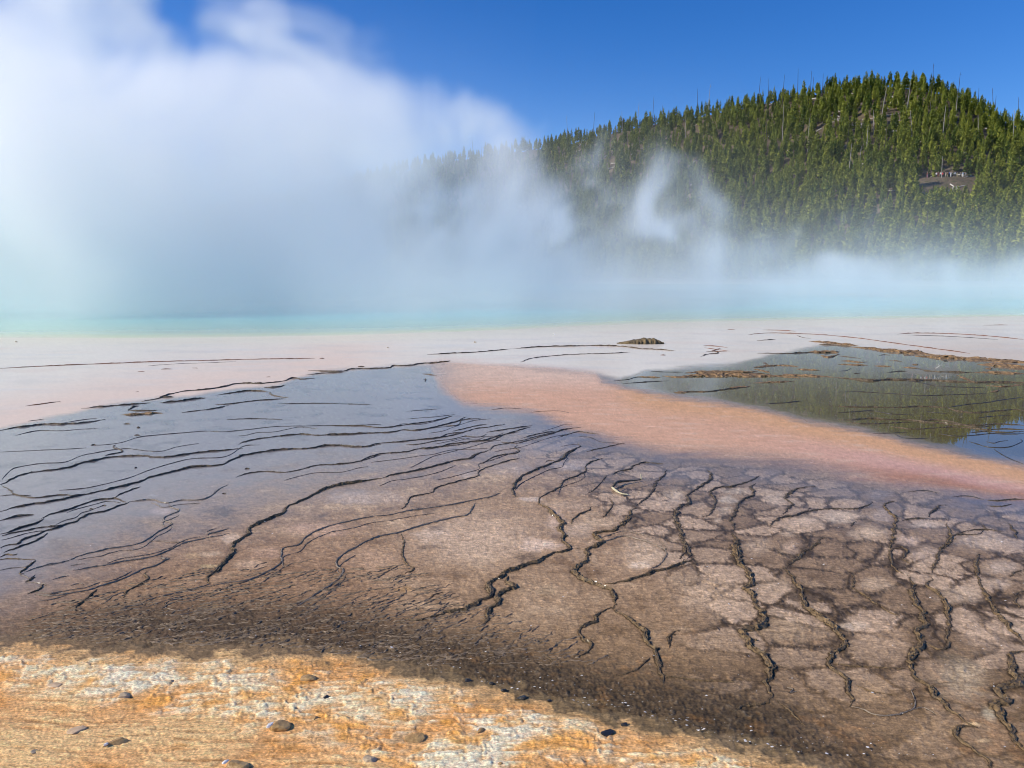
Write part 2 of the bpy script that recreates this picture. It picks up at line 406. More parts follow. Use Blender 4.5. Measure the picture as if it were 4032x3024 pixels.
 ('L', 10, 'd', '570,542 680,530 790,525'), ('L', 26, 'c', '1550,540 1700,540 1850,545 2000,550 2150,555'), ('L', 20, 'c', '1690,495 1770,500'),
 ('L', 16, 'd', '0,605 140,612 280,630 420,638 560,620 680,628 800,632 900,640 1060,630 1200,640 1360,650 1540,660'),
 ('L', 16, 'c', '1360,568 1420,595 1500,630 1580,650'), ('L', 16, 'c', '1560,650 1700,648 1900,652 2140,655'), ('L', 18, 'c', '1700,690 1850,700 2000,695 2131,675'),
 ('L', 18, 'c', '1740,765 1800,760 1850,740'), ('L', 8, 't', '1700,780 1500,790 1300,795 1050,805 850,800 650,785 400,770 200,760 0,765'),
 ('L', 8, 't', '700,620 900,650 1100,690 1300,705 1680,715'), ('L', 10, 't', '2131,820 2000,840 1850,860 1700,885 1500,905 1260,940'),
 ('L', 11, 'd', '0,930 150,935 400,938 700,940 900,930 1100,935 1240,945'), ('L', 11, 'd', '1260,945 1400,990 1600,1000 1800,985 2000,965 2131,975'),
 ('L', 10, 't', '0,1000 200,990 400,980 600,1015 850,1025'), ('L', 14, 'd', '0,1080 150,1085 350,1070 550,1080 800,1085 1000,1110 1200,1120 1400,1140 1600,1145 1850,1130 2131,1145'),
 ('L', 12, 'd', '100,1110 300,1130 600,1120 850,1110'), ('L', 11, 'd', '600,1160 850,1190 1050,1180 1300,1165 1500,1175 1700,1195 1900,1185 2131,1195'),
 ('L', 12, 'd', '900,1100 1100,1085 1300,1105 1550,1165 1800,1150'), ('L', 10, 't', '1150,1240 1350,1270 1550,1260 1750,1240 1950,1245 2131,1240'),
 ('L', 9, 't', '1500,1330 1600,1360 1700,1390 1800,1400 1950,1395 2050,1360 2110,1330 2090,1300'), ('L', 8, 't', '1790,1420 1880,1480 2000,1540 2131,1590'),
 ('L', 8, 't', '1700,1330 1780,1350 1850,1330 1950,1320'), ('L', 9, 't', '640,1240 750,1290 900,1300 1050,1290'), ('L', 9, 't', '400,1240 600,1235 800,1225'),
 ('L', 9, 'd', '1500,1230 1700,1215 1900,1225 2131,1215'), ('L', 10, 't', '1000,980 1100,1000 1250,1010'), ('L', 9, 't', '1600,1060 1800,1040 2000,1035'),
 ('L', 9, 'd', '470,345 540,338 600,345'), ('L', 9, 'd', '570,398 650,405 730,415'), ('L', 8, 'd', '0,350 130,365 260,380'), ('L', 8, 't', '0,525 90,520 160,490'),
 ('L', 8, 'd', '180,552 250,548'),
 ('B', 6, 'd', '715,28 735,25 755,28'), ('B', 6, 'd', '780,93 800,91 815,93'), ('B', 6, 'd', '530,151 545,148 560,151'), ('B', 7, 'd', '1420,289 1432,286 1445,289'), ('B', 6, 'd', '1290,433 1303,430 1315,433'), ('B', 6, 'd', '515,521 530,518 545,521'), ('B', 6, 'd', '590,502 602,499 615,502'), ('B', 5, 'd', '780,283 795,280'), ('B', 6, 'd', '795,48 815,47'),
 ('M', 9, 'p', '0,720 60,740 20,770 90,760'), ('M', 8, 'd', '430,500 600,520 800,530 1000,545 1100,540'), ('M', 8, 'd', '640,700 800,760 980,790'), ('G', 6, 't', '1100,405 1180,400 1260,392'),
]
# thin companion lines that run beside the longer rims of the wet sheet
_r = random.Random(21)
for w, wid, kind, s in list(RIMS):
    q = s.split()
    if w in 'BCHK' and kind in 'dp' and len(q) >= 7 and wid <= 13:
        for rep in range(1):
            i0 = _r.randint(0, len(q) // 2); i1 = len(q) - _r.randint(0, len(q) // 3)
            if i1 - i0 < 4: continue
            dx, dy = _r.uniform(-14, 14), _r.choice((-1, 1)) * _r.uniform(24, 52)
            pts_ = []
            for e in q[i0:i1]:
                a_, b_ = map(float, e.split(','))
                pts_.append('%.0f,%.0f' % (a_ + dx + _r.uniform(-8, 8), b_ + dy * _r.uniform(.75, 1.2) + _r.uniform(-6, 6)))
            RIMS.append((w, max(3, wid * .42), 't' if kind == 'd' else 'p', ' '.join(pts_)))
def catmull(p, step):
    p = np.asarray(p, float)
    q = np.vstack([2 * p[0] - p[1], p, 2 * p[-1] - p[-2]])
    out = []
    for i in range(1, len(q) - 2):
        a, b, c, d = q[i - 1], q[i], q[i + 1], q[i + 2]
        n = max(2, int(np.linalg.norm(c - b) / step) + 1)
        t = (np.arange(n) / n)[:, None]
        out.append(0.5 * (2 * b + (c - a) * t + (2 * a - 5 * b + 4 * c - d) * t * t + (3 * b - a - 3 * c + d) * t ** 3))
    out.append(p[-1:])
    return np.vstack(out)
COURSES = []      # (kind, centre line XY, half width per point, height per point)
for k, (w, wid, kind, s) in enumerate(RIMS):
    x0, y0, sc = WIN[w]
    pp = np.array([[float(q) for q in e.split(',')] for e in s.split()])
    px = x0 + pp[:, 0] * sc; py = y0 + pp[:, 1] * sc
    g = np.array([gnd(a, b)[:2] for a, b in zip(px, py)])
    dist = float(np.hypot(g[:, 0], g[:, 1]).mean())
    step = min(max(dist * 0.0030, 0.008), 0.12)
    c = catmull(g, step)
    # keep an even spacing
    L = np.concatenate([[0], np.cumsum(np.hypot(*np.diff(c, axis=0).T))])
    n = max(6, int(L[-1] / step))
    li = np.linspace(0, L[-1], n)
    c = np.stack([np.interp(li, L, c[:, 0]), np.interp(li, L, c[:, 1])], 1)
    D = np.hypot(c[:, 0], c[:, 1])
    thick = wid * sc * D / F                       # how thick the rim stands in the view
    tg = np.gradient(c, axis=0); tg /= np.maximum(np.linalg.norm(tg, axis=1), 1e-9)[:, None]
    nr = np.stack([-tg[:, 1], tg[:, 0]], 1)
    vr = c / D[:, None]
    across = np.abs((nr * vr).sum(1))              # 1: the rim runs across the line of sight
    rough = {'d': 1.0, 'p': .7, 'r': .6, 'c': .8, 't': .5}[kind]
    lam = thick * 5
    jit = pn(li / np.maximum(lam, .02) + k * 13.7, np.full(n, k * 3.1)) * thick * 1.0 * rough \
        + pn(li / np.maximum(lam * .35, .01) + k * 7.7, np.full(n, k * 5.1 + 40)) * thick * .5 * rough
    c = c + nr * jit[:, None]
    wv = np.clip(1 + .55 * pn(li / np.maximum(lam * .8, .02) + 5.5, np.full(n, k * 1.7 + 9)) + .55 * pn(li / np.maximum(lam * 3.2, .05) + 1.5, np.full(n, k * 2.3 + 77)), .5, 1.9)
    tap = np.minimum(1, np.minimum(li, L[-1] - li) / np.minimum(thick * 14 + 1e-6, L[-1] * .3 + 1e-6) + .12)
    sinv = CAMZ / np.hypot(D, CAMZ)
    half = thick * .62 * wv * tap
    hgt = thick * mix(.38, .70, across) * wv * tap
    if kind == 't': hgt *= .6
    if kind == 'c': half = half * mix(1, np.minimum(1 / np.maximum(sinv, .12), 3.2), across); hgt *= .55
    if kind == 'r': half = half * 1.6; hgt *= .6
    COURSES.append((kind, c, half, hgt, nr))
KD = KDTree(sum(len(q[1]) for q in COURSES))
KW = []
i = 0
for kind, c, half, hgt, nr in COURSES:
    for p, h in zip(c, half):
        KD.insert((p[0], p[1], 0), i); KW.append(h if kind in 'dcp' else h * .3); i += 1
KD.balance()
KW = np.array(KW)

# ------------------------------------------------------------------ ground: one sheet to the horizon
half_fine = math.radians(38.5)
NCF, NCC = 1000, 70
ang = np.concatenate([np.linspace(-half_fine, half_fine, NCF), np.linspace(half_fine, 2 * math.pi - half_fine, NCC + 2)[1:-1]])
rows_py = np.linspace(3330, 1118, 520)
rr = np.array([gnd(CX, p)[1] for p in rows_py])
rr = np.concatenate([[0.25, .7, 1.1, 1.5, 1.8, 2.1], rr[rr > 2.2], [70, 95, 140, 200, 300, 500, 900, 1800, 4000, 9000]])
NR, NC = len(rr), len(ang)
R2, A2 = np.meshgrid(rr, ang, indexing='ij')
X = (R2 * np.sin(A2)).ravel(); Y = (R2 * np.cos(A2)).ravel()
fine = (np.abs(A2) <= half_fine + 1e-6).ravel()
PX, PY, FW = proj(X, Y)
SX, SY = PX / 1.8228, PY / 1.8228
far_behind = FW < 0.4
SX = np.where(far_behind, 1106, np.clip(SX, -3000, 5200)); SY = np.where(far_behind, 2200, np.clip(SY, 500, 2600))
D = np.hypot(X, Y)
# nearest rim
nd = np.full(len(X), 9.0); nw = np.full(len(X), .01)
idx = np.nonzero((D < 26) & (np.abs(SX - 1106) < 1500) & (D > 2.0))[0]
for q in idx.tolist():
    co, ii, dd = KD.find((X[q], Y[q], 0)); nd[q] = dd; nw[q] = KW[ii]

n1 = fbm(X * 2.1, Y * 2.1, 4); n2 = fbm(X * 6 + 50, Y * 6, 4); n3 = fbm(X * 19, Y * 19 + 30, 3); n4 = fbm(X * 55, Y * 55, 2)
wob = fbm(X * .9, Y * .9, 4)
wobf = fbm(X * 7, Y * 7, 3)
ip = lambda xs, ys: np.interp(SX, xs, ys)
pxs = np.clip((SY - 586) / 400, .08, 2.0)        # a wobble of equal size on the ground shrinks with distance
yO = ip([-300, 0, 150, 350, 600, 750, 850, 950, 1100, 1200, 1300, 1450, 1600, 1700, 1800, 2212], [1385, 1392, 1400, 1412, 1410, 1420, 1445, 1470, 1500, 1530, 1560, 1590, 1620, 1650, 1690, 1830]) + 18 * wobf * pxs + 12 * wob
yF = ip([-400, 0, 200, 340, 600, 680, 960, 1100, 1290, 1340, 1400, 1480, 1600, 1680, 1800, 1846, 2000, 2212, 2600], [1010, 925, 885, 862, 830, 805, 783, 790, 806, 818, 801, 795, 786, 765, 745, 752, 768, 788, 800]) + 14 * wob * pxs
yT1 = ip([900, 1285, 1300, 1370, 1450, 1550, 1650, 1750, 1850, 1950, 2100, 2212, 2600], [770, 806, 822, 842, 857, 867, 887, 907, 927, 952, 982, 1003, 1070]) + 12 * wob * pxs
yT2 = ip([900, 930, 945, 1000, 1150, 1250, 1330, 1450, 1600, 1750, 1900, 2100, 2212, 2600], [790, 800, 838, 873, 892, 927, 952, 972, 987, 1003, 1033, 1063, 1078, 1130]) + 12 * wob * pxs
yB = ip([-300, 0, 300, 600, 900, 1100, 1400, 1800, 2212, 2600], [1330, 1290, 1150, 1075, 1015, 975, 1000, 1050, 1120, 1150])
yP = ip([-400, 0, 400, 700, 1000, 1400, 1700, 2000, 2212, 2600], [738, 735, 735, 730, 720, 702, 695, 690, 686, 684])

orange = ss(SY - yO + 9 * n3 + 6 * n4, -7, 6)
greenstrip = ss(SY - yO + 12 * n3, -40, -18) * (1 - orange)
dkw = ip([-300, 0, 300, 900, 1200, 1700, 1900, 2212], [60, 70, 110, 115, 120, 140, 100, 60])
dark = ss(SY - yO + 26 * wobf, -dkw * 1.35, -dkw * .55) * (1 - ss(SY - yO, -40, -14)) * ip([0, 150, 300, 1700, 1900, 2212], [.35, .6, 1, 1, .55, .3])
flat = 1 - ss(SY - yF, -7, 5)
st0 = fbm(X * 1.3, Y * 6, 4)
tongue = ss(SX + 30 * st0, 850, 1060) * ss(SY - yT1 + 8 * st0, -15, 13) * (1 - ss(SY - yT2 + 10 * st0, -26 * pxs - 4, 16 * pxs + 4))
loop = ss(SX + 25 * st0, 870, 1060) * (1 - ss(SX, 1260, 1345)) * ss(SY, 750, 850) * (1 - ss(SY - yT2 + 10 * st0, -26, 14))
peach = np.maximum(tongue, loop * ss(SY, 770, 850))
pond = ss(SX, 1325, 1350) * (1 - flat) * (1 - ss(SY - yT1 + 8 * st0, -15, 13))
wetgrey = (1 - ss(SY - yB + 40 * n1 + 25 * n2, -130, 120)) * (1 - flat) * (1 - peach) * (1 - pond)

# ---- colours of the ground itself
def C(r, g, b): return np.array([r, g, b])
def blend(base, col, m):
    return base + (col - base) * m[:, None]
# brown terraces
f1, f2, cid = worley((X * .94 + Y * .34) * 2.7 + .42 * n1 + .22 * n2 + .12 * n3, (Y * .94 - X * .34) * 3.4 + .42 * fbm(X * 2 + 9, Y * 2, 2) + .12 * n3)
cell = ss(f2 - f1 + .09 * n3 + .04 * n4, .10, .19)
vein = 1 - ss(f2 - f1 + .02 * n4, .028, .056)
e1, e2, eid = worley((X * .9 + Y * .43) * 5.6 + .5 * n2 + .2 * n3, (Y * .9 - X * .43) * 7.2 + .5 * n1 + .2 * n3)
vein2 = (1 - ss(e2 - e1, .03, .07)) * ss(n1 + .5 * n2, -.15, .25)
cz_l = np.interp(SY, [960, 1050, 1150, 1300], [1080, 1230, 1330, 1480])
cellzone = ss(SX - cz_l, -40, 90) * (1 - ss(SY, 1330, 1560) * .75) * ss(SY - yT2, 0, 40)
g1, g2, gid = worley(X * 9 + n2, Y * 7 + n1)
col = np.tile(C(.285, .205, .135), (len(X), 1))
col = blend(col, C(.37, .285, .20), ss(n1 + .5 * n2, .05, .5))
col = blend(col, C(.15, .10, .06), ss(-n1 - .6 * n2, .12, .55) * .8)
lower = ss(SY, 1180, 1520)
col = blend(col, C(.155, .105, .052), lower * .80)
col = blend(col, C(.22, .11, .035), lower * ss(n1 * .7 + n3 * .5, .15, .5) * .5)
platepale = cell * ss(cid, .25, .6)
col = blend(col, C(.092, .070, .052), cellzone * (1 - .8 * cell) * .92)
col = blend(col, C(.37, .29, .22), cellzone * platepale * .85)
col = blend(col, C(.14, .105, .075), cellzone * (1 - platepale) * cell * .45)
col = blend(col, C(.035, .025, .016), cellzone * vein * .85)
col = blend(col, C(.075, .055, .038), cellzone * vein2 * .6)
col = blend(col, C(.10, .068, .04), (1 - cellzone) * ss(SX, 1000, 1300) * (1 - ss(g2 - g1, .0, .05)) * .35 * ss(n2, -.1, .3))
left_warm = (1 - ss(SX, 700, 1000)) * ss(SY, 1050, 1200)
col = blend(col, C(.20, .125, .075), left_warm * .55)
# patches read off the place: window, centre, half axes, colour, weight
SPOTS = [
 ('C', 900, 740, 520, 200, (.44, .345, .26), .75), ('C', 1310, 775, 150, 48, (.60, .49, .41), .85), ('C', 1400, 610, 60, 90, (.58, .47, .40), .6), ('C', 640, 710, 140, 55, (.50, .42, .35), .6),
 ('C', 1240, 495, 90, 14, (.60, .54, .50), .6), ('C', 1950, 840, 170, 115, (.46, .37, .28), .75), ('C', 1940, 905, 90, 28, (.58, .49, .40), .7), ('C', 250, 870, 200, 90, (.42, .30, .21), .6), ('C', 300, 490, 300, 50, (.40, .33, .28), .6), ('C', 850, 345, 80, 28, (.42, .37, .34), .6), ('C', 1130, 310, 160, 55, (.38, .32, .28), .55), ('C', 1480, 290, 110, 40, (.42, .37, .34), .6),
 ('C', 1550, 690, 110, 60, (.44, .36, .29), .6), ('C', 1500, 540, 110, 50, (.36, .28, .22), .5), ('C', 1800, 560, 70, 50, (.40, .32, .25), .5), ('C', 1300, 1130, 260, 160, (.38, .29, .20), .5),
 ('C', 620, 795, 110, 20, (.13, .10, .075), .8), ('C', 1225, 853, 95, 32, (.13, .095, .065), .85), ('C', 1400, 735, 46, 24, (.14, .10, .075), .8), ('C', 650, 672, 62, 18, (.15, .115, .09), .7), ('C', 1310, 676, 55, 16, (.16, .12, .09), .7), ('C', 2090, 1112, 105, 14, (.13, .095, .06), .75), ('C', 470, 1055, 72, 28, (.26, .17, .08), .7), ('C', 1345, 1062, 85, 32, (.30, .24, .16), .6), ('C', 1340, 1090, 60, 8, (.12, .085, .05), .7), ('C', 1780, 885, 90, 22, (.24, .17, .12), .6), ('C', 1060, 590, 160, 30, (.22, .165, .125), .5),
 ('C', 1000, 1495, 95, 60, (.22, .15, .075), .95), ('C', 350, 1240, 60, 22, (.25, .16, .08), .8),
 ('D', 300, 690, 230, 150, (.45, .35, .255), .75), ('D', 330, 1000, 170, 130, (.25, .18, .11), .5), ('D', 1000, 262, 145, 42, (.47, .39, .31), .9), ('D', 1150, 348, 98, 46, (.47, .38, .29), .9), ('D', 1385, 390, 80, 36, (.45, .36, .30), .85), ('D', 800, 285, 95, 40, (.44, .36, .29), .8), ('D', 375, 165, 62, 30, (.46, .40, .33), .85), ('D', 80, 140, 80, 42, (.46, .39, .32), .8), ('D', 640, 155, 90, 48, (.42, .35, .28), .75), ('D', 420, 118, 80, 22, (.44, .38, .31), .7), ('D', 370, 225, 55, 25, (.44, .37, .30), .7), ('D', 320, 278, 35, 18, (.44, .37, .30), .7),
 ('D', 530, 425, 105, 52, (.42, .335, .255), .7), ('D', 730, 430, 60, 40, (.42, .33, .26), .7), ('D', 710, 345, 60, 30, (.40, .33, .26), .65), ('D', 1480, 300, 105, 26, (.46, .39, .33), .8), ('D', 1480, 460, 105, 55, (.42, .34, .28), .75), ('D', 1790, 395, 170, 62, (.42, .35, .29), .75), ('D', 1195, 632, 120, 44, (.44, .35, .26), .85), ('D', 1660, 690, 150, 62, (.44, .36, .28), .8), ('D', 1890, 540, 110, 42, (.40, .34, .29), .75), ('D', 1900, 625, 90, 38, (.44, .36, .29), .75), ('D', 1230, 250, 90, 50, (.40, .34, .30), .7), ('D', 1210, 130, 80, 30, (.30, .27, .26), .5), ('D', 660, 640, 120, 60, (.38, .30, .22), .5), ('D', 900, 890, 90, 50, (.40, .31, .22), .5),
 ('D', 1080, 865, 85, 32, (.55, .47, .38), .75), ('D', 700, 880, 180, 90, (.42, .33, .23), .55), ('D', 1250, 930, 180, 100, (.40, .30, .21), .55), ('D', 1800, 920, 160, 90, (.42, .33, .25), .6), ('D', 1700, 1150, 170, 140, (.40, .34, .25), .7), ('D', 1600, 1050, 90, 60, (.14, .115, .08), .6), ('D', 1180, 1230, 120, 80, (.36, .26, .16), .6), ('D', 1500, 1440, 160, 90, (.37, .27, .17), .65), ('D', 1640, 1450, 32, 30, (.55, .40, .22), .9), ('D', 1740, 1410, 60, 12, (.58, .44, .26), .9), ('D', 1800, 1500, 50, 16, (.55, .42, .25), .8), ('D', 1960, 890, 70, 30, (.48, .40, .32), .7), ('D', 1850, 1340, 60, 50, (.44, .42, .33), .7),
 ('B', 940, 530, 70, 24, (.50, .40, .36), .75), ('B', 1345, 690, 75, 40, (.55, .44, .34), .85), ('B', 1225, 780, 75, 20, (.48, .38, .28), .75), ('B', 1220, 850, 75, 12, (.42, .34, .20), .7), ('B', 1460, 840, 110, 36, (.46, .35, .26), .65), ('B', 1850, 640, 260, 50, (.46, .33, .25), .65), ('B', 2050, 450, 200, 42, (.42, .35, .30), .6), ('B', 700, 790, 200, 36, (.32, .25, .19), .5), ('B', 1550, 770, 130, 40, (.40, .28, .21), .6), ('B', 1110, 790, 60, 18, (.44, .33, .20), .6),
 ('B', 950, 1230, 60, 20, (.30, .20, .13), .7), ('B', 1230, 1085, 70, 20, (.36, .28, .17), .7), ('B', 2080, 1220, 80, 34, (.22, .14, .07), .7), ('B', 540, 352, 45, 9, (.42, .40, .37), .7), ('B', 880, 440, 35, 5, (.40, .38, .35), .6), ('B', 1250, 435, 60, 10, (.36, .33, .30), .5), ('B', 640, 300, 40, 9, (.07, .07, .07), .5),
 ('B', 1280, 540, 110, 45, (.075, .07, .075), .7), ('B', 780, 640, 120, 60, (.15, .13, .125), .4)]
pw = [(1 + .5 * n2 + .35 * n3), 0]
h1, h2, hid = worley(X * 8 + 1.2 * n2, Y * 6 + 1.2 * n1)
brk = .50 + .50 * ss(h2 - h1, .02, .22) * (.6 + .4 * ss(hid, .1, .5))
def spots(base, kinds_w):
    for w_, cx_, cy3, rx_, ry_, c_, wt in SPOTS:
        x_, y_, s_ = WIN[w_]
        q_ = np.sqrt(((PX - x_ - cx_ * s_) / (rx_ * s_)) ** 2 + ((PY - y_ - cy3 * s_) / (ry_ * s_)) ** 2)
        m_ = (1 - ss(q_ + .55 * n2 + .40 * n3 + .12 * n4, .35, 1.15)) * wt * brk
        base = blend(base, C(*c_), m_ * kinds_w)
    return base
col = spots(col, 1.0)
# speckle
n5 = RNG.normal(size=len(X)) * fine
col = col * np.exp(.42 * n3 + .34 * n4 + .08 * n5 + .18 * n2)[:, None]
# terraces are pale sinter under a thin mat
col = col * np.array([1.42, 1.26, 1.08])
# dark mats hugging the rims
stain = 1 - ss(nd / (nw * 1.15 + .003 + nw * .9 * np.clip(n3 + .4 * n4, -.6, 1)), .7, 1.25)
halo = np.exp(-(nd / (nw * 3.0 + .008)) ** 2) * np.clip(.5 + .9 * n2 + .5 * n3, 0, 1.2)
col = blend(col, C(.13, .08, .035), np.clip(.42 * halo, 0, .7))
col = blend(col, C(.040, .027, .014), np.clip(stain * 1.0, 0, .93))
# wet grey-blue sheet
grey = np.tile(C(.225, .200, .188), (len(X), 1))
grey = blend(grey, C(.135, .124, .122), ss(n1 + .4 * n2, .05, .5))
grey = blend(grey, C(.25, .225, .205), ss(n2 + .5 * n3 - .25 * n1, .30, .62))
grey = spots(grey, .8)
grey = grey * (1 + .13 * n3 + .10 * n4)[:, None]
grey = blend(grey, C(.05, .038, .03), stain * .75)
near_t = ss(yT2 + 55 - SY, 0, 50) * ss(SX, 980, 1150)
grey = blend(grey, C(.07, .07, .085), near_t * .6)
col = blend(col, grey, wetgrey)
# dark band, green-grey strip
dk = np.tile(C(.060, .042, .024), (len(X), 1)) * (1 + .6 * n3 + .5 * n4)[:, None]
dk = blend(dk, C(.16, .075, .022), ss(n2 + .4 * n3, .18, .5) * .6 * ss(SX, 500, 800))
dk = blend(dk, C(.20, .17, .12), ss(n3 + n4 * .5, .35, .6) * .5)
col = blend(col, np.clip(dk, .008, 1), np.clip(dark * (1.05 + .6 * n2), 0, 1) * .85)
gs = np.tile(C(.15, .115, .06), (len(X), 1)) * (1 + .25 * n3 + .2 * n4)[:, None]
col = blend(col, gs, np.clip(greenstrip * (1 + .6 * n2), 0, 1) * .55)
# white to pink flats
fl = np.tile(C(.73, .66, .55), (len(X), 1))
pinkL = ss(SY - (yF - 95), -20, 80) * (1 - ss(SX, 700, 960))
fl = blend(fl, C(.72, .56, .45), pinkL * .85)
fl = blend(fl, C(.58, .53, .47), ss(fbm(X * .5, Y * .9 + 5, 4), .0, .5) * .5)
fl = blend(fl, C(.70, .55, .44), ss(fbm(X * .4 + 30, Y * .8, 3), .1, .5) * .4)
fl = blend(fl, C(.66, .50, .40), ss(SX, 1750, 2100) * ss(SY, 715, 760) * .5)
edgeP = ss(SY, 742, 716) * 0
ring = 1 - ss(SY - yP, -2, 20)
fl = blend(fl, C(.62, .60, .56), ss(fbm(X * .35, Y * 1.2, 3), .1, .5) * .45)
fl = blend(fl, C(.72, .66, .50), ring * .7)
fl = fl * (1 + .05 * n2 + .05 * n3)[:, None]
fl = blend(fl, C(.30, .19, .12), np.exp(-(nd / (nw * 1.2 + .008)) ** 2) * .5)
col = blend(col, fl, flat)
# peach tongue
pc = np.tile(C(.64, .37, .235), (len(X), 1))
pc = blend(pc, C(.62, .335, .13), np.exp(-((SY - yT1 - 14) / 26) ** 2) * ss(SX, 1290, 1400) * .5)
pc = blend(pc, C(.56, .33, .29), ss(SX, 1500, 2150) * ss(SY - yT1, 20, 60) * .9)
pc = blend(pc, C(.42, .16, .07), np.exp(-((SY - yT2 + 10) / 14) ** 2) * ss(SX, 1750, 2000) * .8)
pc = blend(pc, C(.68, .50, .38), (1 - ss(SY, 800, 860)) * (1 - ss(SX, 1290, 1400)) * .8)
st = fbm(X * 1.6 + .5 * n1, Y * 5.5, 4)
pc = blend(pc, C(.70, .50, .36), ss(st, .15, .5) * .5)
pc = blend(pc, C(.47, .25, .14), ss(-st, .2, .6) * .45)
pc = pc * np.exp(.12 * n3 + .12 * n4 + .03 * n5 + .20 * fbm(X * 3, Y * 20, 3))[:, None]
col = blend(col, pc, peach)
# dark pond bed, with a painted reflection on its far part
pd = np.tile(C(.115, .088, .026), (len(X), 1))
pd = blend(pd, C(.13, .095, .03), ss(n1 + .4 * n2, .1, .5) * ss(SY, 850, 930) * .6)
pd = blend(pd, C(.20, .20, .17), (1 - ss(SY, 775, 830)) * .8)  # far part greyed: the steam's reflection is painted into the bed colour
pd = blend(pd, C(.26, .24, .20), np.exp(-((SY - yT1) / 14) ** 2) * .5)
pd = pd * (1 + .2 * n3)[:, None]
col = blend(col, pd, pond)
# orange and cream mat in the foreground
yy = Y + .10 * fbm(X * 1.1 + 3, Y * 1.1, 3)
sA = fbm(X * 1.7 + 11, yy * 3.4, 4); sB = fbm(X * 3.0, yy * 34, 4); sC = fbm(X * 17 + 3 * n2, yy * 26 + 40, 3); sD = fbm(X * 60, Y * 60, 2); sE = fbm(X * 9 + 4 * n2, yy * 95 + 70, 3)
bandw = ss(SY - yO, 8, 40) * (1 - ss(SY - yO, ip([0, 400, 900, 1700], [70, 95, 190, 230]), ip([0, 400, 900, 1700], [110, 150, 280, 330])))
om = np.tile(C(.70, .385, .155), (len(X), 1))
om = blend(om, C(.78, .50, .225), ss(sA + .5 * sC + .3 * sB, -.25, .35) * .8)
om = blend(om, C(.70, .29, .06), ss(-sA * .8 + .5 * n2 + .25 * sC, .05, .50) * .6)
cream = ss(n2 * .8 + sA * .6 + .55 * sC + .3 * sB, -.25, .35)
om = blend(om, C(.84, .64, .39), bandw * cream * .9)
om = blend(om, C(.86, .66, .47), bandw * ss(n1 * .6 + n2 * .7 + .5 * sA + .5 * sC + .3 * sB, .0, .55) * .75)
om = blend(om, C(.74, .34, .07), bandw * ss(-n2 - .3 * sA + .3 * sC, .08, .5) * .8)
om = blend(om, C(.30, .14, .04), ss(-sB + .25 * sC, .16, .48) * (1 - .6 * bandw) * .75)
om = blend(om, C(.38, .20, .06), ss(n2 * .8 - sA * .4 + sC * .4, .30, .60) * .65)
om = om * (np.exp(.15 * sC + .18 * sD + .26 * sE * (1 - .5 * bandw)) * 1.12)[:, None]
om = blend(om, C(.33, .24, .12), (1 - ss(SY - yO + 14 * sC, -4, 30)) * .55)
om = blend(om, C(.05, .035, .02), ss(sD + .6 * sC, .55, .75) * (1 - ss(SY - yO, 0, 120)) * .8)
col = blend(col, om, orange)
beyond = ss(D, 118, 150)
col = blend(col, C(.12, .11, .055), beyond)
col = np.clip(col, .004, .85)

# ---- relief
Z = np.zeros(len(X))
dry = (1 - wetgrey) * (1 - flat) * (1 - pond) * (1 - peach) * (1 - orange)
Z += dry * (.004 * n3 + .0022 * n4 + .002 * (cell * cellzone) + .006 * cellzone * vein * (.6 + n3) + .003 * cellzone * vein2)
Z += dark * (.012 * np.abs(fbm(X * 11 + n2, Y * 24, 3)) + .004 * n4)
Z += greenstrip * .003 * n3
Z += orange * (.007 * sB + .0075 * sC * (.4 + .9 * bandw) + .0022 * sD + .0040 * sE + .012 * sA + .006 * bandw)
Z += peach * .0012 * n3
Z = np.where(fine, Z, 0)
Z *= ss(D, 1.5, 2.4) * (1 - ss(D, 14, 22))
Z -= .005
wet = np.clip((.10 + .30 * (1 - ss(SY, 1100, 1300))) * dry * (1 - orange) + 1.0 * wetgrey + .40 * flat * (1 - .75 * pinkL) + 1.0 * pond + .16 * peach + .14 * orange, 0, 1)
crough = np.clip(.30 * dry + .045 * wetgrey + .10 * flat + .015 * pond + .35 * peach + .22 * orange, .01, .5)
grain = np.clip(dry + .22 * wetgrey + .10 * flat + .28 * peach + orange * .9, 0, 1.5)
wet *= 1 - beyond

J = np.arange(NC)
J1 = (J + 1) % NC
I = np.arange(NR - 1)[:, None] * NC
faces = np.stack([I + J, I + J1, I + NC + J1, I + NC + J], -1).reshape(-1, 4)[:, ::-1]

t = NT('thermal_ground')
ca = t.attr('col'); wa = t.attr('wet'); ra = t.attr('crough'); ga = t.attr('grain')
P = t.pos()
mp = t.new('ShaderNodeMapping'); mp.inputs['Scale'].default_value = (.42, 1, 1); t.link(P, mp.inputs['Vector'])
Ps = mp.outputs[0]
na = t.noise(210, 3, .65, Ps); nb = t.noise(46, 5, .65, Ps)
nm = t.noise(100, 4, .7, Ps)
k = t.math('ADD', t.math('MULTIPLY', t.math('SUBTRACT', na, .5), 1.1), t.math('MULTIPLY', t.math('SUBTRACT', nb, .5), 1.5))
k = t.math('ADD', k, t.math('MULTIPLY', t.math('SUBTRACT', nm, .5), 1.6))
k = t.math('POWER', 2.718, t.math('MULTIPLY', k, ga.outputs['Fac']))
fa = t.attr('fore')
mq = t.new('ShaderNodeMapping'); mq.inputs['Scale'].default_value = (.22, 1, 1); mq.inputs['Rotation'].default_value = (0, 0, .06); t.link(P, mq.inputs['Vector'])
ns = t.noise(150, 5, .7, mq.outputs[0]); ns2 = t.noise(75, 3, .6, P)
ks = t.math('ADD', t.math('MULTIPLY', t.math('SUBTRACT', ns, .5), 1.5), t.math('MULTIPLY', t.math('SUBTRACT', ns2, .5), 1.2))
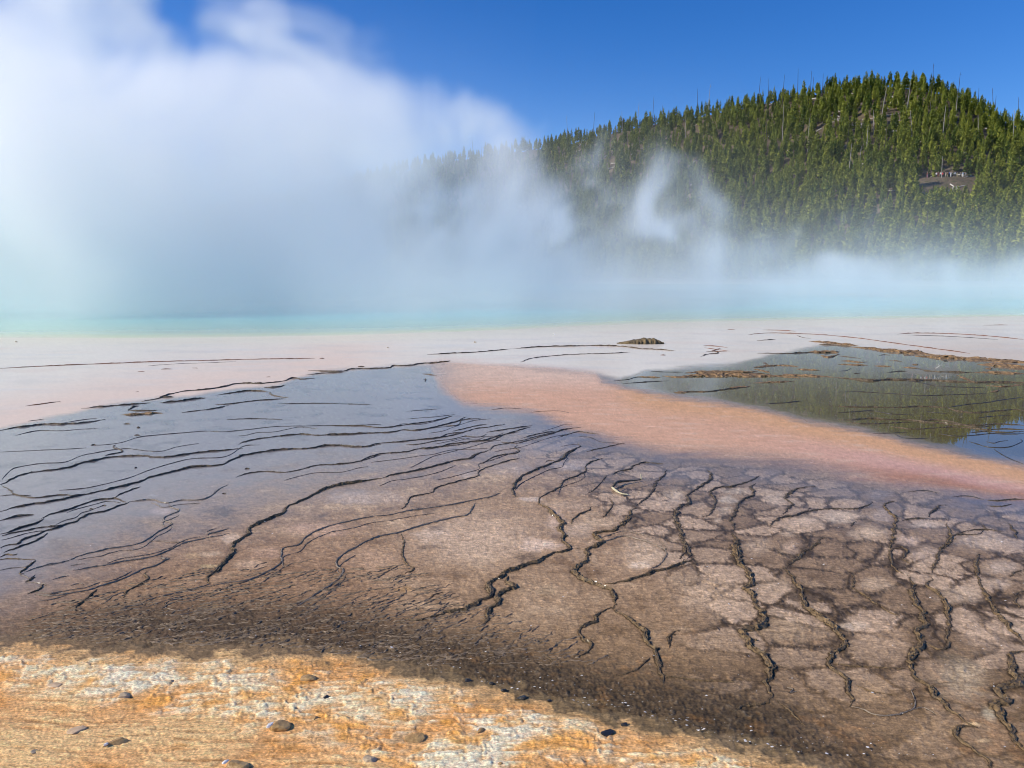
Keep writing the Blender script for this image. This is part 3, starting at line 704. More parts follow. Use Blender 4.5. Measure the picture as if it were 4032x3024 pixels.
k = t.math('MULTIPLY', k, t.math('POWER', 2.718, t.math('MULTIPLY', ks, fa.outputs['Fac'])))
cc = t.new('ShaderNodeCombineColor')
for q in range(3): t.link(k, cc.inputs[q])
t.link(t.mixc(1.0, ca.outputs['Color'], cc.outputs[0], 'MULTIPLY'), t.b.inputs['Base Color'])
t.b.inputs['Roughness'].default_value = .8
t.b.inputs['Specular IOR Level'].default_value = .15
t.link(wa.outputs['Fac'], t.b.inputs['Coat Weight']); t.link(ra.outputs['Fac'], t.b.inputs['Coat Roughness'])
t.b.inputs['Coat IOR'].default_value = 1.33
bm = t.bump(t.math('ADD', t.math('ADD', na, t.math('MULTIPLY', nb, 2.0)), t.math('MULTIPLY', t.math('MULTIPLY', ns, fa.outputs['Fac']), 2.0)), ga.outputs['Fac'], .0030)
t.link(bm, t.b.inputs['Normal'])
t.link(t.bump(t.math('ADD', na, t.math('MULTIPLY', nb, 2.0)), t.math('MULTIPLY', ga.outputs['Fac'], .5), .0015), t.b.inputs['Coat Normal'])
ground_mat = t.m

me = mesh('ground', np.stack([X, Y, Z], 1), faces, ground_mat, smooth=True)
fattr(me, 'col', col, 'FLOAT_COLOR'); fattr(me, 'wet', wet); fattr(me, 'crough', crough); fattr(me, 'grain', grain); fattr(me, 'fore', orange)
ground = obj('ground', me)
tag(ground, 'flat thermal ground with orange, brown, grey and white mineral mats', kind='structure')

# ------------------------------------------------------------------ rims as pieces of the ground
rim_d = simple('dark_rim', (.026, .019, .012), (.15, .105, .062), 45, .7, .12, .004)
rim_n = simple('near_rim', (.030, .020, .010), (.23, .145, .062), 42, .7, .15, .004)
rim_p = simple('pale_rim', (.16, .12, .085), (.30, .24, .18), 60, .7, .2, .003)
rim_r = simple('rust_rim', (.10, .045, .025), (.26, .12, .06), 12, .8, .1, .01)
rim_c = simple('crust_rim', (.045, .028, .014), (.34, .21, .10), 14, .85, .05, .02)
rim_t = simple('drowned_rim', (.014, .012, .014), (.045, .038, .034), 20, .6, .2)
RM = {'d': rim_d, 'p': rim_p, 'r': rim_r, 'c': rim_c, 't': rim_t}
for k, (kind, c, half, hgt, nr) in enumerate(COURSES):
    n = len(c)
    dm = float(np.hypot(c[:, 0], c[:, 1]).mean())
    m = 9
    lm = RNG.random((n // 3 + 2, m))
    lm = np.stack([np.interp(np.arange(n) / 3, np.arange(n // 3 + 2), lm[:, q]) for q in range(m)], 1)
    s = np.linspace(-1, 1, m)
    S2, T2 = np.meshgrid(s, np.arange(n), indexing='xy')
    prof = np.maximum(0, 1 - np.abs(S2) ** 2.2)
    lumps = RNG.random((n, m))
    lum2 = RNG.random((n, m))
    if kind == 'c': prof = prof ** .35 * (.35 + 1.0 * lumps)
    else: prof = prof ** .9 * (.15 + .75 * lm + .45 * lumps)
    prof[:, 0] = 0; prof[:, -1] = 0
    off = (S2 * (.65 + .7 * lm[:, ::-1]) + (lum2 - .5) * .4) * half[:, None]
    vx = c[:, 0:1] + nr[:, 0:1] * off; vy = c[:, 1:2] + nr[:, 1:2] * off
    vz = prof * hgt[:, None] - .003
    vz[:, 0] = vz[:, -1] = -.012
    v = np.stack([vx, vy, vz], -1).reshape(-1, 3)
    org = np.array([c[n // 2, 0], c[n // 2, 1], 0])
    I = (np.arange(n - 1) * m)[:, None]; J = np.arange(m - 1)
    f = np.stack([I + J, I + J + 1, I + m + J + 1, I + m + J], -1).reshape(-1, 4)[:, ::-1]
    v = v - org
    if kind in 'dcp':                            # rubble of broken crust along the rim
        q = max(2, int(n * {'d': 1.1, 'c': 1.6, 'p': .5}[kind]))
        ci = RNG.integers(0, n, q)
        so = RNG.normal(0, .62 if kind == 'd' else .5, q) * half[ci]
        sz = hgt[ci] * RNG.uniform(.25, .75, q) * (.8 if kind == 'p' else 1)
        cx0 = c[ci, 0] + nr[ci, 0] * so; cy0 = c[ci, 1] + nr[ci, 1] * so
        cz0 = np.maximum(0, 1 - (so / np.maximum(half[ci], 1e-6)) ** 2) * hgt[ci] * .55
        # five-cornered chunks: four round the foot and a top
        an0 = RNG.random(q) * 6.28
        P5 = np.zeros((q, 5, 3))
        for e_ in range(4):
            rr_ = sz * RNG.uniform(.6, 1.2, q)
            P5[:, e_, 0] = cx0 + rr_ * np.cos(an0 + e_ * 1.571); P5[:, e_, 1] = cy0 + rr_ * np.sin(an0 + e_ * 1.571); P5[:, e_, 2] = cz0 - sz * .35
        P5[:, 4, 0] = cx0 + sz * RNG.normal(0, .25, q); P5[:, 4, 1] = cy0 + sz * RNG.normal(0, .25, q); P5[:, 4, 2] = cz0 + sz * RNG.uniform(.4, .9, q)
        b0 = len(v)
        v = np.vstack([v, P5.reshape(-1, 3) - org])
        bb = b0 + np.arange(q)[:, None] * 5
        tri = np.concatenate([bb + np.array([[e_, (e_ + 1) % 4, 4]]) for e_ in range(4)])
        f = [tuple(r_) for r_ in f.tolist()] + [tuple(r_) for r_ in tri.tolist()]
    o = obj('crust_ridge' if kind == 'c' else 'terrace_rim', mesh('terrace_rim', v, f, rim_n if kind == 'd' and dm < 6.5 else RM[kind], smooth=kind == 't'), ground, org)

mo = np.array(gnd(2522, 1352)); mn, mm = 46, 11
mv = []
for i in range(mn):
    q = i / (mn - 1)
    hh = .15 * min(1, q * 1.7 + .08) * (1 if q < .78 else max(.25, 1 - (q - .78) * 3.6)) * (1 + .10 * math.sin(i * .9) * math.cos(i * .37))
    dp_ = .26 * math.sin(math.pi * min(max(q, .03), .97)) ** .5
    for j in range(mm):
        s_ = -1 + 2 * j / (mm - 1)
        mv.append((-.66 + 1.30 * q, s_ * dp_ + .03 * random.gauss(0, 1) * (abs(s_) < .9) - .05 * q, -.01 if j in (0, mm - 1) else hh * (1 - s_ * s_) ** .4 * random.uniform(.9, 1.05)))
mf = [(i * mm + j, (i + 1) * mm + j, (i + 1) * mm + j + 1, i * mm + j + 1) for i in range(mn - 1) for j in range(mm - 1)]
obj('mineral_mound', mesh('mineral_mound', mv, mf, simple('mound_crust', (.05, .042, .03), (.24, .17, .08), 5, .9, 0, .02), True), ground, mo)

# short crinkled ridges of the lower left mats, too many to pick apart
vs, fs = [], []
base = 0
cnt = 0
while cnt < 900:
    px = random.uniform(60, 2400); py = random.uniform(2230, 2620)
    sx, sy = px / 1.8228, py / 1.8228
    edge = np.interp(sx, [0, 600, 850, 1100, 1300], [1380, 1400, 1430, 1480, 1540])
    top = np.interp(sx, [0, 150, 500, 800, 1000, 1300], [1330, 1290, 1200, 1190, 1300, 1440])
    if sy > edge or sy < top or random.random() > .35 + .65 * (sy - top) / (edge - top): continue
    x, y, _ = gnd(px, py)
    a = math.radians(random.gauss(28, 14)); L = random.uniform(.04, .30) * random.uniform(.5, 1.2)
    w = random.uniform(.0025, .005); h = random.uniform(.002, .0055)
    n = max(4, int(L / .012))
    cx, cy_ = x, y
    for i in range(n):
        a2 = a + random.gauss(0, .5)
        cx += math.cos(a2) * L / n; cy_ += math.sin(a2) * L / n
        nx, ny = -math.sin(a2), math.cos(a2)
        tp = min(1, min(i, n - 1 - i) / 1.5 + .2)
        for sgn, zz in ((-1, -.009), (0, h * tp * random.uniform(.6, 1.3) - .0032), (1, -.009)):
            vs.append((cx + nx * w * sgn * tp * 1.4, cy_ + ny * w * sgn * tp * 1.4, zz))
        if i:
            b = base + 3 * i
            fs += [(b - 3, b, b + 1, b - 2), (b - 2, b + 1, b + 2, b - 1)]
    base += 3 * n
    cnt += 1
crinkle_mat = simple('crinkled_mat', (.07, .05, .03), (.30, .22, .145), 30, .6, .2)
o = obj('crinkled_ridges', mesh('crinkled_ridges', vs, np.array(fs)[:, ::-1], crinkle_mat, True), ground)
tag(o, 'small crinkled dark ridges of the microbial mat', kind='stuff')

# ------------------------------------------------------------------ the hot spring
near = [gnd(a * 1.8228, b * 1.8228)[:2] for a, b in [(-300, 737), (0, 735), (400, 734), (700, 729), (1000, 719), (1400, 701), (1700, 694), (2000, 689), (2212, 685), (2500, 683)]]
loopb = near + [(47, 44), (66, 62), (72, 86), (58, 112), (25, 128), (-15, 128), (-52, 112), (-70, 84), (-62, 54), (-40, 32)]
bnd = catmull(np.array(loopb + [loopb[0]]), 1.2)[:-1]
cen = np.array([2.0, 80.0])
nb_ = len(bnd)
scl = np.array([1, .985, .965, .94, .91, .87, .82, .75, .65, .5, .3, .1])
pv = np.vstack([cen + (bnd - cen) * s for s in scl] + [cen[None]])
pf = []
for r in range(len(scl) - 1):
    for j in range(nb_):
        a, b = r * nb_ + j, r * nb_ + (j + 1) % nb_
        pf.append((a, b, b + nb_, a + nb_))
last = (len(scl) - 1) * nb_
for j in range(nb_): pf.append((last + j, last + (j + 1) % nb_, len(pv) - 1))
dep = np.concatenate([np.repeat(1 - scl, nb_), [1.0]])
pm = mesh('pool', np.column_stack([pv, np.concatenate([np.repeat(np.where(scl > .99, -.04, .003), nb_), [.003]])]), pf)
fattr(pm, 'depth', dep)
t = NT('hot_spring_water')
dp = t.attr('depth')
nz = t.noise(.35, 4, .6, t.pos())
rp = t.new('ShaderNodeValToRGB')
t.link(t.math('ADD', dp.outputs['Fac'], t.math('MULTIPLY', t.math('SUBTRACT', nz, .5), .05)), rp.inputs[0])
el = rp.color_ramp.elements
el[0].position = 0; el[0].color = (.73, .66, .55, 1)
el[1].position = 1; el[1].color = (.02, .30, .50, 1)
for p, c in ((.03, (.60, .64, .40)), (.10, (.34, .60, .42)), (.22, (.11, .60, .60)), (.45, (.03, .50, .60))):
    e = el.new(p); e.color = (*c, 1)
t.link(rp.outputs[0], t.b.inputs['Base Color'])
t.b.inputs['Roughness'].default_value = .9
t.b.inputs['Specular IOR Level'].default_value = 0
t.link(t.rng(dp.outputs['Fac'], 0, .05, .3, 1), t.b.inputs['Coat Weight']); t.b.inputs['Coat IOR'].default_value = 1.33; t.b.inputs['Coat Roughness'].default_value = .12
pm.materials.append(t.m)
pool = obj('spring_pool', pm)
tag(pool, 'wide turquoise hot spring pool under rising steam', kind='structure')

# ------------------------------------------------------------------ wooded hill
sky_px = np.array([(-1200, 1020), (0, 960), (600, 880), (900, 835), (1300, 740), (1700, 645), (1900, 615), (2200, 572), (2500, 500), (2700, 470), (2900, 432), (3100, 388), (3240, 368), (3350, 352), (3480, 342), (3600, 348), (3700, 370), (3800, 410), (3900, 458), (4032, 512), (4400, 640), (5200, 760)], float)
rv = np.array([ray(a, b) for a, b in sky_px])
U_t = rv[:, 0] / rv[:, 1]; SL_t = rv[:, 2] / rv[:, 1]
yr_t = np.interp(sky_px[:, 0], [-1200, 1300, 1900, 2400, 2900, 3480, 4032, 5200], [640, 540, 490, 440, 395, 360, 330, 320])
y0_t = np.interp(sky_px[:, 0], [-1200, 1500, 2300, 2900, 3480, 4032, 5200], [420, 330, 265, 225, 190, 168, 160])
BX, BY, BZ = at(3728, 697, 259)
def hill(Xa, Ya):
    Xa = np.asarray(Xa, float); Ya = np.asarray(Ya, float)
    u = Xa / np.maximum(Ya, 1)
    yr = np.interp(u, U_t, yr_t); y0 = np.interp(u, U_t, y0_t); H = CAMZ + np.interp(u, U_t, SL_t) * yr
    tt = (Ya - y0) / (yr - y0)
    up = np.clip(tt, 0, 1) ** 1.18
    s = np.where(tt < 1, up - .06 * ss(tt, .75, 1) * (1 - np.clip(tt, 0, 1)) , 1 - .55 * (tt - 1) ** 1.3 * (tt > 1) if True else 0)
    s = np.where(tt < 1, up, 1 - .8 * np.maximum(tt - 1, 0) ** 1.5)
    h = np.maximum(H * s, -3)
    h = h + (2.2 * fbm(Xa / 38, Ya / 38, 3) + .6 * fbm(Xa / 9, Ya / 9, 2)) * ss(tt, .02, .2) * (1 - .6 * ss(tt, .9, 1.0))
    h = np.where(tt < 0, -1.5 * np.clip(-tt * 6, 0, 1), h)
    w = np.exp(-((Xa - BX) / 11) ** 2 - ((Ya - BY - 2.5) / 5.5) ** 2)
    w = np.clip(w * 1.5, 0, 1)
    return h + (BZ - h) * w
gu = np.concatenate([np.linspace(-.85, .1, 50), np.linspace(.105, .95, 230)])
gy = np.concatenate([np.linspace(150, 420, 190), np.linspace(424, 760, 50)])
UU, YY = np.meshgrid(gu, gy)
HX = (UU * YY).ravel(); HY = YY.ravel(); HZ = hill(HX, HY)
nu = len(gu)
I = (np.arange(len(gy) - 1) * nu)[:, None]; J = np.arange(nu - 1)
hf = np.stack([I + J, I + J + 1, I + nu + J + 1, I + nu + J], -1).reshape(-1, 4)
t = NT('hillside_soil')
P = t.pos()
a = t.noise(.12, 5, .6, P); b = t.noise(.9, 5, .65, P)
c1 = t.mixc(t.rng(a, .35, .65, 0, 1), (.085, .062, .042), (.17, .13, .088))
c2 = t.mixc(t.rng(b, .5, .7, 0, 1), c1, (.06, .07, .025))
t.link(c2, t.b.inputs['Base Color']); t.b.inputs['Roughness'].default_value = .95; t.b.inputs['Specular IOR Level'].default_value = .1
t.link(t.bump(b, 1, .5), t.b.inputs['Normal'])
hill_ob = obj('hillside', mesh('hillside', np.stack([HX, HY, HZ], 1), hf, t.m, True))
tag(hill_ob, 'steep wooded hill with bare brown soil between the pines', kind='structure')

# ------------------------------------------------------------------ pines
t = NT('pine_foliage')
oi = t.new('ShaderNodeObjectInfo')
ta = t.attr('tint')
tn = t.math('FRACT', t.math('ADD', ta.outputs['Fac'], oi.outputs['Random']))
c = t.mixc(tn, (.070, .115, .018), (.30, .32, .048))
sh = t.attr('shade')
c = t.mixc(sh.outputs['Fac'], c, (.07, .095, .018))
t.link(c, t.b.inputs['Base Color']); t.b.inputs['Roughness'].default_value = .75; t.b.inputs['Specular IOR Level'].default_value = .2
pine_mat = t.m
bark_mat = simple('pine_bark', (.07, .05, .035), (.14, .11, .085), 3, .9)
snag_dark = simple('burnt_wood', (.02, .017, .015), (.07, .06, .05), 2, .9)
snag_grey = simple('weathered_wood', (.22, .20, .18), (.40, .37, .33), 2, .9)
log_mat = simple('bleached_log', (.42, .39, .34), (.66, .62, .55), 1.5, .85)

def cone_trunk(h, r0, r1, n=5, bend=0.0, seg=3):
    v, f = [], []
    for i in range(seg + 1):
        q = i / seg
        for j in range(n):
            an = 2 * math.pi * j / n
            r = mix(r0, r1, q)
            v.append((r * math.cos(an) + bend * q * q, r * math.sin(an), -0.6 + (h + .6) * q))
    for i in range(seg):
        for j in range(n):
            f.append((i * n + j, i * n + (j + 1) % n, (i + 1) * n + (j + 1) % n, (i + 1) * n + j))
    f.append(tuple(seg * n + j for j in range(n)))
    return v, f
def crown(seed, full=1.0, low=.10, nb=58):
    # branches in whorls round a unit-height stem; radius as a share of the height
    r = random.Random(seed)
    v, f, tn, shd = [], [], [], []
    for i in range(nb):
        q = (i + r.random()) / nb
        z = low + (1 - low) * q ** .92
        R = (.182 * (1 - q) ** .72 + .012) * full * r.uniform(.62, 1.18)
        if r.random() < .06: R *= 1.25
        an = i * 2.399 + r.uniform(-.5, .5)
        rise = r.uniform(.25, .75) * R + .02
        w = R * r.uniform(.34, .55) + .008
        ca, sa = math.cos(an), math.sin(an)
        b = len(v)
        inn = .12
        dz = r.uniform(-.01, .01)
        z += dz
        # a tuft: diamond lying along the branch and a second one standing on edge
        for (ux, uy, uz) in ((-sa, ca, 0), (0, 0, 1)):
            b = len(v)
            wv = w if uz == 0 else w * .75
            p0 = (ca * R * inn, sa * R * inn, z)
            pm_ = (ca * R * .55, sa * R * .55, z + rise * .35)
            p1 = (ca * R, sa * R, z + rise)
            v += [p0, (pm_[0] + ux * wv, pm_[1] + uy * wv, pm_[2] + uz * wv), p1, (pm_[0] - ux * wv, pm_[1] - uy * wv, pm_[2] - uz * wv * .8)]
            f.append((b, b + 1, b + 2, b + 3))
            tn += [r.uniform(0, .25)] * 4
            shd += [0.0] * 4
    # leader
    b = len(v)
    v += [(-.012, 0, .95), (.012, 0, .95), (0, 0, 1.03), (0, -.012, .95), (0, .012, .95), (0, 0, 1.03)]
    f += [(b, b + 1, b + 2), (b + 3, b + 4, b + 5)]
    tn += [.1] * 6; shd += [0.0] * 6
    return np.array(v), f, np.array(tn), np.array(shd)
KINDS = [crown(11), crown(12, 1.15, .06), crown(13, .75, .18, 46), crown(14, .95, .04, 60), crown(15, 1.1, .22, 50)]
crown_me, trunk_me = [], []
for v, f, tn, shd in KINDS:
    m = mesh('crown', v, f, pine_mat); fattr(m, 'tint', tn); fattr(m, 'shade', shd)
    crown_me.append(m)
    tv, tf = cone_trunk(.93, .0135, .003)
    tv = [(a, b, max(c, -.06)) for a, b, c in tv]
    trunk_me.append(mesh('trunk', tv, tf, bark_mat))

# where they stand
pts = []
sp = 2.55
xs = np.arange(-250, 330, sp); ys = np.arange(160, 570, sp)
for y in ys:
    for x in xs:
        X0 = x + random.uniform(-1, 1) * sp * .55; Y0 = y + random.uniform(-1, 1) * sp * .55
        u = X0 / Y0
        if u < -.42 or u > .80: continue
        pts.append((X0, Y0))
pts = np.array(pts)
u = pts[:, 0] / pts[:, 1]
yr = np.interp(u, U_t, yr_t); y0 = np.interp(u, U_t, y0_t)
tt = (pts[:, 1] - y0) / (yr - y0)
dens = 1.0 - .34 * ss(tt, .35, .78) + .12 * ss(tt, .93, 1.0) + .75 * fbm(pts[:, 0] / 20, pts[:, 1] / 20, 3)
dens = np.where(u < .02, np.maximum(dens, .3) * .8, dens)
keep = (tt > -.06) & (tt < 1.035) & (RNG.random(len(pts)) < dens)
# the bare lookout and the slope under it
lx, ly = pts[:, 0] - BX, pts[:, 1] - BY
keep &= ~((np.abs(lx) < 8) & (ly > -8) & (ly < 5))
keep &= ~((np.abs(lx + 1) < 7.5) & (ly > -16) & (ly <= -8) & (RNG.random(len(pts)) < .75))
pts = pts[keep]; tt = tt[keep]
pz = hill(pts[:, 0], pts[:, 1])
hts = (RNG.random(len(pts)) ** 1.2 * 5.0 + 3.9) * np.where(tt < .4, 1.08, 1.0) * np.where(RNG.random(len(pts)) < .12, .6, 1)
# cap the trees right before the lookout so that it shows
for i, (x, y) in enumerate(pts):
    if abs(x * BY / y - BX) < 9.5 and y < BY:
        lim = CAMZ + (BZ - CAMZ - 2.2) * y / BY - pz[i]
        if hts[i] > lim: hts[i] = max(lim * random.uniform(.75, 1.0), 0)
ok = hts > 1.8
pts, pz, hts, tt = pts[ok], pz[ok], hts[ok], tt[ok]
ppx, ppy, _ = proj(pts[:, 0], pts[:, 1], pz + hts * .6)
vis = (ppx > 2450) & (ppx < 4010) & (ppy < np.interp(ppx, [2450, 2800, 3200, 3600, 4032], [620, 760, 880, 960, 1000]))
score = np.where(vis, hts / pts[:, 1], 0)
order = np.argsort(-score)
single = set(order[:300].tolist())
kinds_i = RNG.integers(0, len(KINDS), len(pts)); rots = RNG.random(len(pts)) * 6.283; tints = RNG.random(len(pts)); wid = RNG.uniform(.85, 1.25, len(pts))
PG = {'yellow-green pine at the foot of the hill above the steam': 'pines at the foot of the hill', 'yellow-green pine on the right-hand slope around the lookout': 'pines around the lookout',
      'yellow-green pine on the middle of the hill left of the lookout': 'pines on the middle of the hill', 'green pine on the left-hand slope half veiled by steam': 'pines on the left-hand slope'}
def pine_label(px, py, h):
    if py > 780: return 'yellow-green pine at the foot of the hill above the steam'
    if px > 3640: return 'yellow-green pine on the right-hand slope around the lookout'
    if px > 3150: return 'yellow-green pine on the middle of the hill left of the lookout'
    return 'green pine on the left-hand slope half veiled by steam'
for i in single:
    e = bpy.data.objects.new('pine_tree', None)
    e.empty_display_size = .5
    COL.objects.link(e)
    e.location = (pts[i, 0], pts[i, 1], pz[i] - .2)
    e.rotation_euler = (0, 0, rots[i]); e.scale = (hts[i] * wid[i], hts[i] * wid[i], hts[i])
    lb = pine_label(ppx[i], ppy[i], hts[i])
    tag(e, lb, 'tree', PG[lb])
    obj('trunk', trunk_me[kinds_i[i]], e); obj('crown', crown_me[kinds_i[i]], e)
# the rest of the wood reads as one mass
CV, CF4, CT1, OFF = [], [], [], 0
for i in range(len(pts)):
    if i in single: continue
    v, f, tn, shd = KINDS[kinds_i[i]]
    ca, sa = math.cos(rots[i]), math.sin(rots[i])
    s = hts[i]
    w = np.empty_like(v)
    w[:, 0] = (v[:, 0] * ca - v[:, 1] * sa) * s * wid[i] + pts[i, 0]; w[:, 1] = (v[:, 0] * sa + v[:, 1] * ca) * s * wid[i] + pts[i, 1]; w[:, 2] = v[:, 2] * s + pz[i] - .2
    nq = len(v) - 6
    q = (np.arange(nq).reshape(-1, 4) + OFF)
    CV.append(w[:nq]); CF4.append(q); CT1.append(tn[:nq] + tints[i])
    OFF += nq
fm = mesh('pine_wood', np.vstack(CV), np.vstack(CF4), pine_mat)
tnt = np.concatenate(CT1)
fattr(fm, 'tint', tnt - np.floor(tnt)); fattr(fm, 'shade', np.zeros(len(tnt)))
fo = obj('pine_wood', fm)
tag(fo, 'dense wood of many small pines covering the hill', kind='stuff')

# dead trunks standing on the hill: named by what sets them apart
def snag_mesh(h, seed, mat):
    r = random.Random(seed)
    v, f = cone_trunk(h, .17, .05, 5, r.uniform(-.5, .5), 4)
    stubs = []
    for _ in range(r.randint(2, 6)):
        z = h * r.uniform(.45, .95); an = r.uniform(0, 6.28); L = r.uniform(.3, .9); b = len(v)
        x0 = 0
        v += [(x0, 0, z), (x0, 0, z + .12), (math.cos(an) * L, math.sin(an) * L, z + .25 * L), (x0 + .06, .06, z + .04)]
        f += [(b, b + 1, b + 2), (b + 1, b + 3, b + 2), (b + 3, b, b + 2)]
    return mesh('snag', v, f, mat)
SN = [snag_mesh(h, i, m) for i, (h, m) in enumerate([(12, snag_dark), (14, snag_dark), (10, snag_grey), (13, snag_grey), (9, snag_dark), (15, snag_grey)])]
ORD = 'leftmost,second,third,fourth,fifth,sixth,seventh,eighth,ninth,tenth,eleventh,twelfth,thirteenth,fourteenth,fifteenth,sixteenth,seventeenth,eighteenth,nineteenth,twentieth,twenty-first,twenty-second,twenty-third,twenty-fourth,twenty-fifth'.split(',')
n_sky = 0
for px, py, k in sorted([(1860, 640, 1), (1895, 640, 4), (2235, 560, 5), (2335, 545, 1), (2450, 505, 2), (2510, 500, 3), (2570, 480, 1), (2605, 470, 4), (2745, 450, 1), (2785, 440, 5), (2790, 470, 2), (2700, 560, 3), (2985, 425, 1), (3026, 410, 0), (3080, 420, 1), (3140, 395, 1), (3190, 385, 0), (3198, 384, 4), (3238, 370, 4), (3470, 470, 3), (3476, 620, 1), (3575, 420, 2), (3675, 325, 0), (3775, 350, 0), (3755, 500, 1), (3762, 495, 3), (3855, 395, 4), (3911, 455, 0), (3917, 460, 4), (4008, 500, 0), (3985, 590, 5), (3340, 720, 3), (3380, 690, 2), (3410, 640, 3), (3018, 560, 1), (3080, 560, 5), (3330, 640, 1), (3180, 600, 3), (3440, 540, 2), (3560, 500, 3), (3660, 470, 1), (3710, 560, 3), (3590, 540, 2), (3850, 560, 2), (3707, 699, 3)]):
    # walk the line of sight out to the slope
    x, y, d = ray(px, py)
    Ys = np.linspace(170, 480, 600); Zs = CAMZ + d / y * Ys; Hs = hill(x / y * Ys, Ys)
    hit = np.nonzero(Hs > Zs)[0]
    if not len(hit): 
        Yh = float(Ys[np.argmax((Hs - Zs))])
    else: Yh = float(Ys[hit[0]])
    o = obj('dead_tree', SN[k], None, (x / y * Yh, Yh, float(hill(x / y * Yh, Yh))))
    if px == 3707: o.scale = (.8, .8, .5)
    o.rotation_euler = (random.gauss(0, .03), random.gauss(0, .05), random.uniform(0, 6.28))
    sk = py < np.interp(px, sky_px[:, 0], sky_px[:, 1]) + 25
    if px == 3707: lb, gr = 'slim pale dead trunk standing in front of the people on the lookout', None
    elif sk:
        lb = ('leftmost bare dead trunk along the skyline of the hill' if n_sky == 0 else ORD[min(n_sky, 24)] + ' bare dead trunk from the left along the skyline of the hill'); gr = 'dead trunks on the skyline'; n_sky += 1
    elif k in (2, 3, 5): lb, gr = 'grey dead trunk standing among the pines on the slope', 'grey dead trunks on the slope'
    else: lb, gr = 'blackened dead trunk standing among the pines on the slope', 'blackened dead trunks on the slope'
    tag(o, lb, 'dead tree', gr)
# fallen trunks
LG = []
for i in range(4):
    v, f = cone_trunk(random.uniform(4, 9), .19, .10, 5, random.uniform(-.3, .3), 2)
    v = [(c, a, b) for a, b, c in v]
    LG.append(mesh('fallen_log', v, f + [tuple(range(4, -1, -1))], log_mat))
n = 0
while n < 130:
    px = random.uniform(2250, 4020); py = random.uniform(330, 760)
    if n < 34: px = random.uniform(3240, 3560); py = random.uniform(345, 520)
    elif n < 50: px = random.uniform(3850, 4030); py = random.uniform(440, 560)
    elif n < 62: px = random.uniform(2280, 2560); py = random.uniform(520, 720)
    elif n < 68: px = random.uniform(3640, 3860); py = random.uniform(720, 800)
    x, y, d = ray(px, py)
    Ys = np.linspace(170, 480, 500); Zs = CAMZ + d / y * Ys; Hs = hill(x / y * Ys, Ys)
    hit = np.nonzero(Hs > Zs)[0]
    if not len(hit): continue
    Yh = float(Ys[hit[0]]); Xh = x / y * Yh
    an = random.choice([random.gauss(-.5, .4), random.gauss(-2.6, .4), random.uniform(0, 6.28)])
    L = 4.0
    z0 = float(hill(Xh, Yh)); z1 = float(hill(Xh + L * math.cos(an), Yh + L * math.sin(an)))
    o = obj('fallen_log', LG[n % 4], None, (Xh, Yh, z0 + .25))
    o.rotation_euler = (0, -math.atan2(z1 - z0, L), an); o.scale = (random.uniform(.5, 1.0),) + (random.uniform(.8, 1.25),) * 2
    lb = 'bleached fallen log on the bare slope below the summit' if (3240 < px < 3600 and py < 540) else ('bleached fallen log lying below the lookout' if (3630 < px < 3880 and 690 < py < 810) else ('bleached fallen log on the left slope behind thin steam' if px < 2700 else 'bleached fallen log lying among the pines of the hill'))
    tag(o, lb, 'log', lb.replace('bleached fallen log', 'fallen logs').replace(' lying', ''))
    n += 1

# ------------------------------------------------------------------ stones on the mats
def rock(seed, sx, sy, sz, rough=.22, sub=2):
    import bmesh
    bm = bmesh.new()
    bmesh.ops.create_icosphere(bm, subdivisions=sub + 1, radius=1)
    r = np.random.default_rng(seed)
    pl = r.normal(size=(15, 3)); pl /= np.linalg.norm(pl, axis=1)[:, None]
    dd = r.uniform(.48, .86, 15)
    co = np.array([v.co[:] for v in bm.verts])
    for n_, d_ in zip(pl, dd):                     # knock facets off
        e_ = co @ n_ - d_
        co = co - np.where(e_ > 0, e_ * .85, 0)[:, None] * n_
    co *= (1 + rough * .35 * r.normal(size=(len(co), 1)) * .35)
    co *= np.array([sx, sy, sz])
    co[:, 2] = np.where(co[:, 2] < -.25 * sz, -.25 * sz, co[:, 2])
    for v, c_ in zip(bm.verts, co): v.co = c_
    me_ = bpy.data.meshes.new('stone'); bm.to_mesh(me_); bm.free()
    return me_
st_brown = simple('wet_brown_stone', (.22, .12, .038), (.52, .33, .13), 34, .55, .2, .006)
st_black = simple('wet_black_stone', (.010, .009, .007), (.04, .032, .022), 30, .45, .4, .004)
st_grey = simple('grey_stone', (.30, .22, .14), (.50, .39, .26), 25, .8, .1, .004)
st_tan = simple('tan_stone', (.46, .30, .17), (.62, .45, .29), 25, .8, .1, .004)
white_crust = simple('white_crust', (.62, .58, .54), (.82, .80, .77), 40, .6, .2, .003)
def place_stone(px, py, w_px, flat_, mat, label, seed, rot=0.0, deep=.75, crust=None):
    x, y, _ = gnd(px, py)
    s = .44 * w_px * math.hypot(x, y, CAMZ) / F
    m_ = rock(seed, s, s * deep, s * flat_); m_.materials.append(mat)
    o = obj('stone' if w_px < 400 else 'rock', m_, None, (x, y, -s * flat_ * .12))
    o.rotation_euler = (0, 0, rot)
    tag(o, label, 'stone')
    if crust:
        cx_, cy2, cs = crust
        cm = rock(seed + 50, s * cs, s * cs * .55, s * flat_ * .35, .3, 1); cm.materials.append(white_crust)
        c_ = obj('mineral_crust', cm, o, (cx_ * s, cy2 * s, s * flat_ * .55))
        c_.rotation_euler = (0, 0, .9)
    return o
W8 = lambda a, b: (a * .7685, 2450 + b * .7685)
W9 = lambda a, b: (1500 + a * .7685, 2400 + b * .7685)
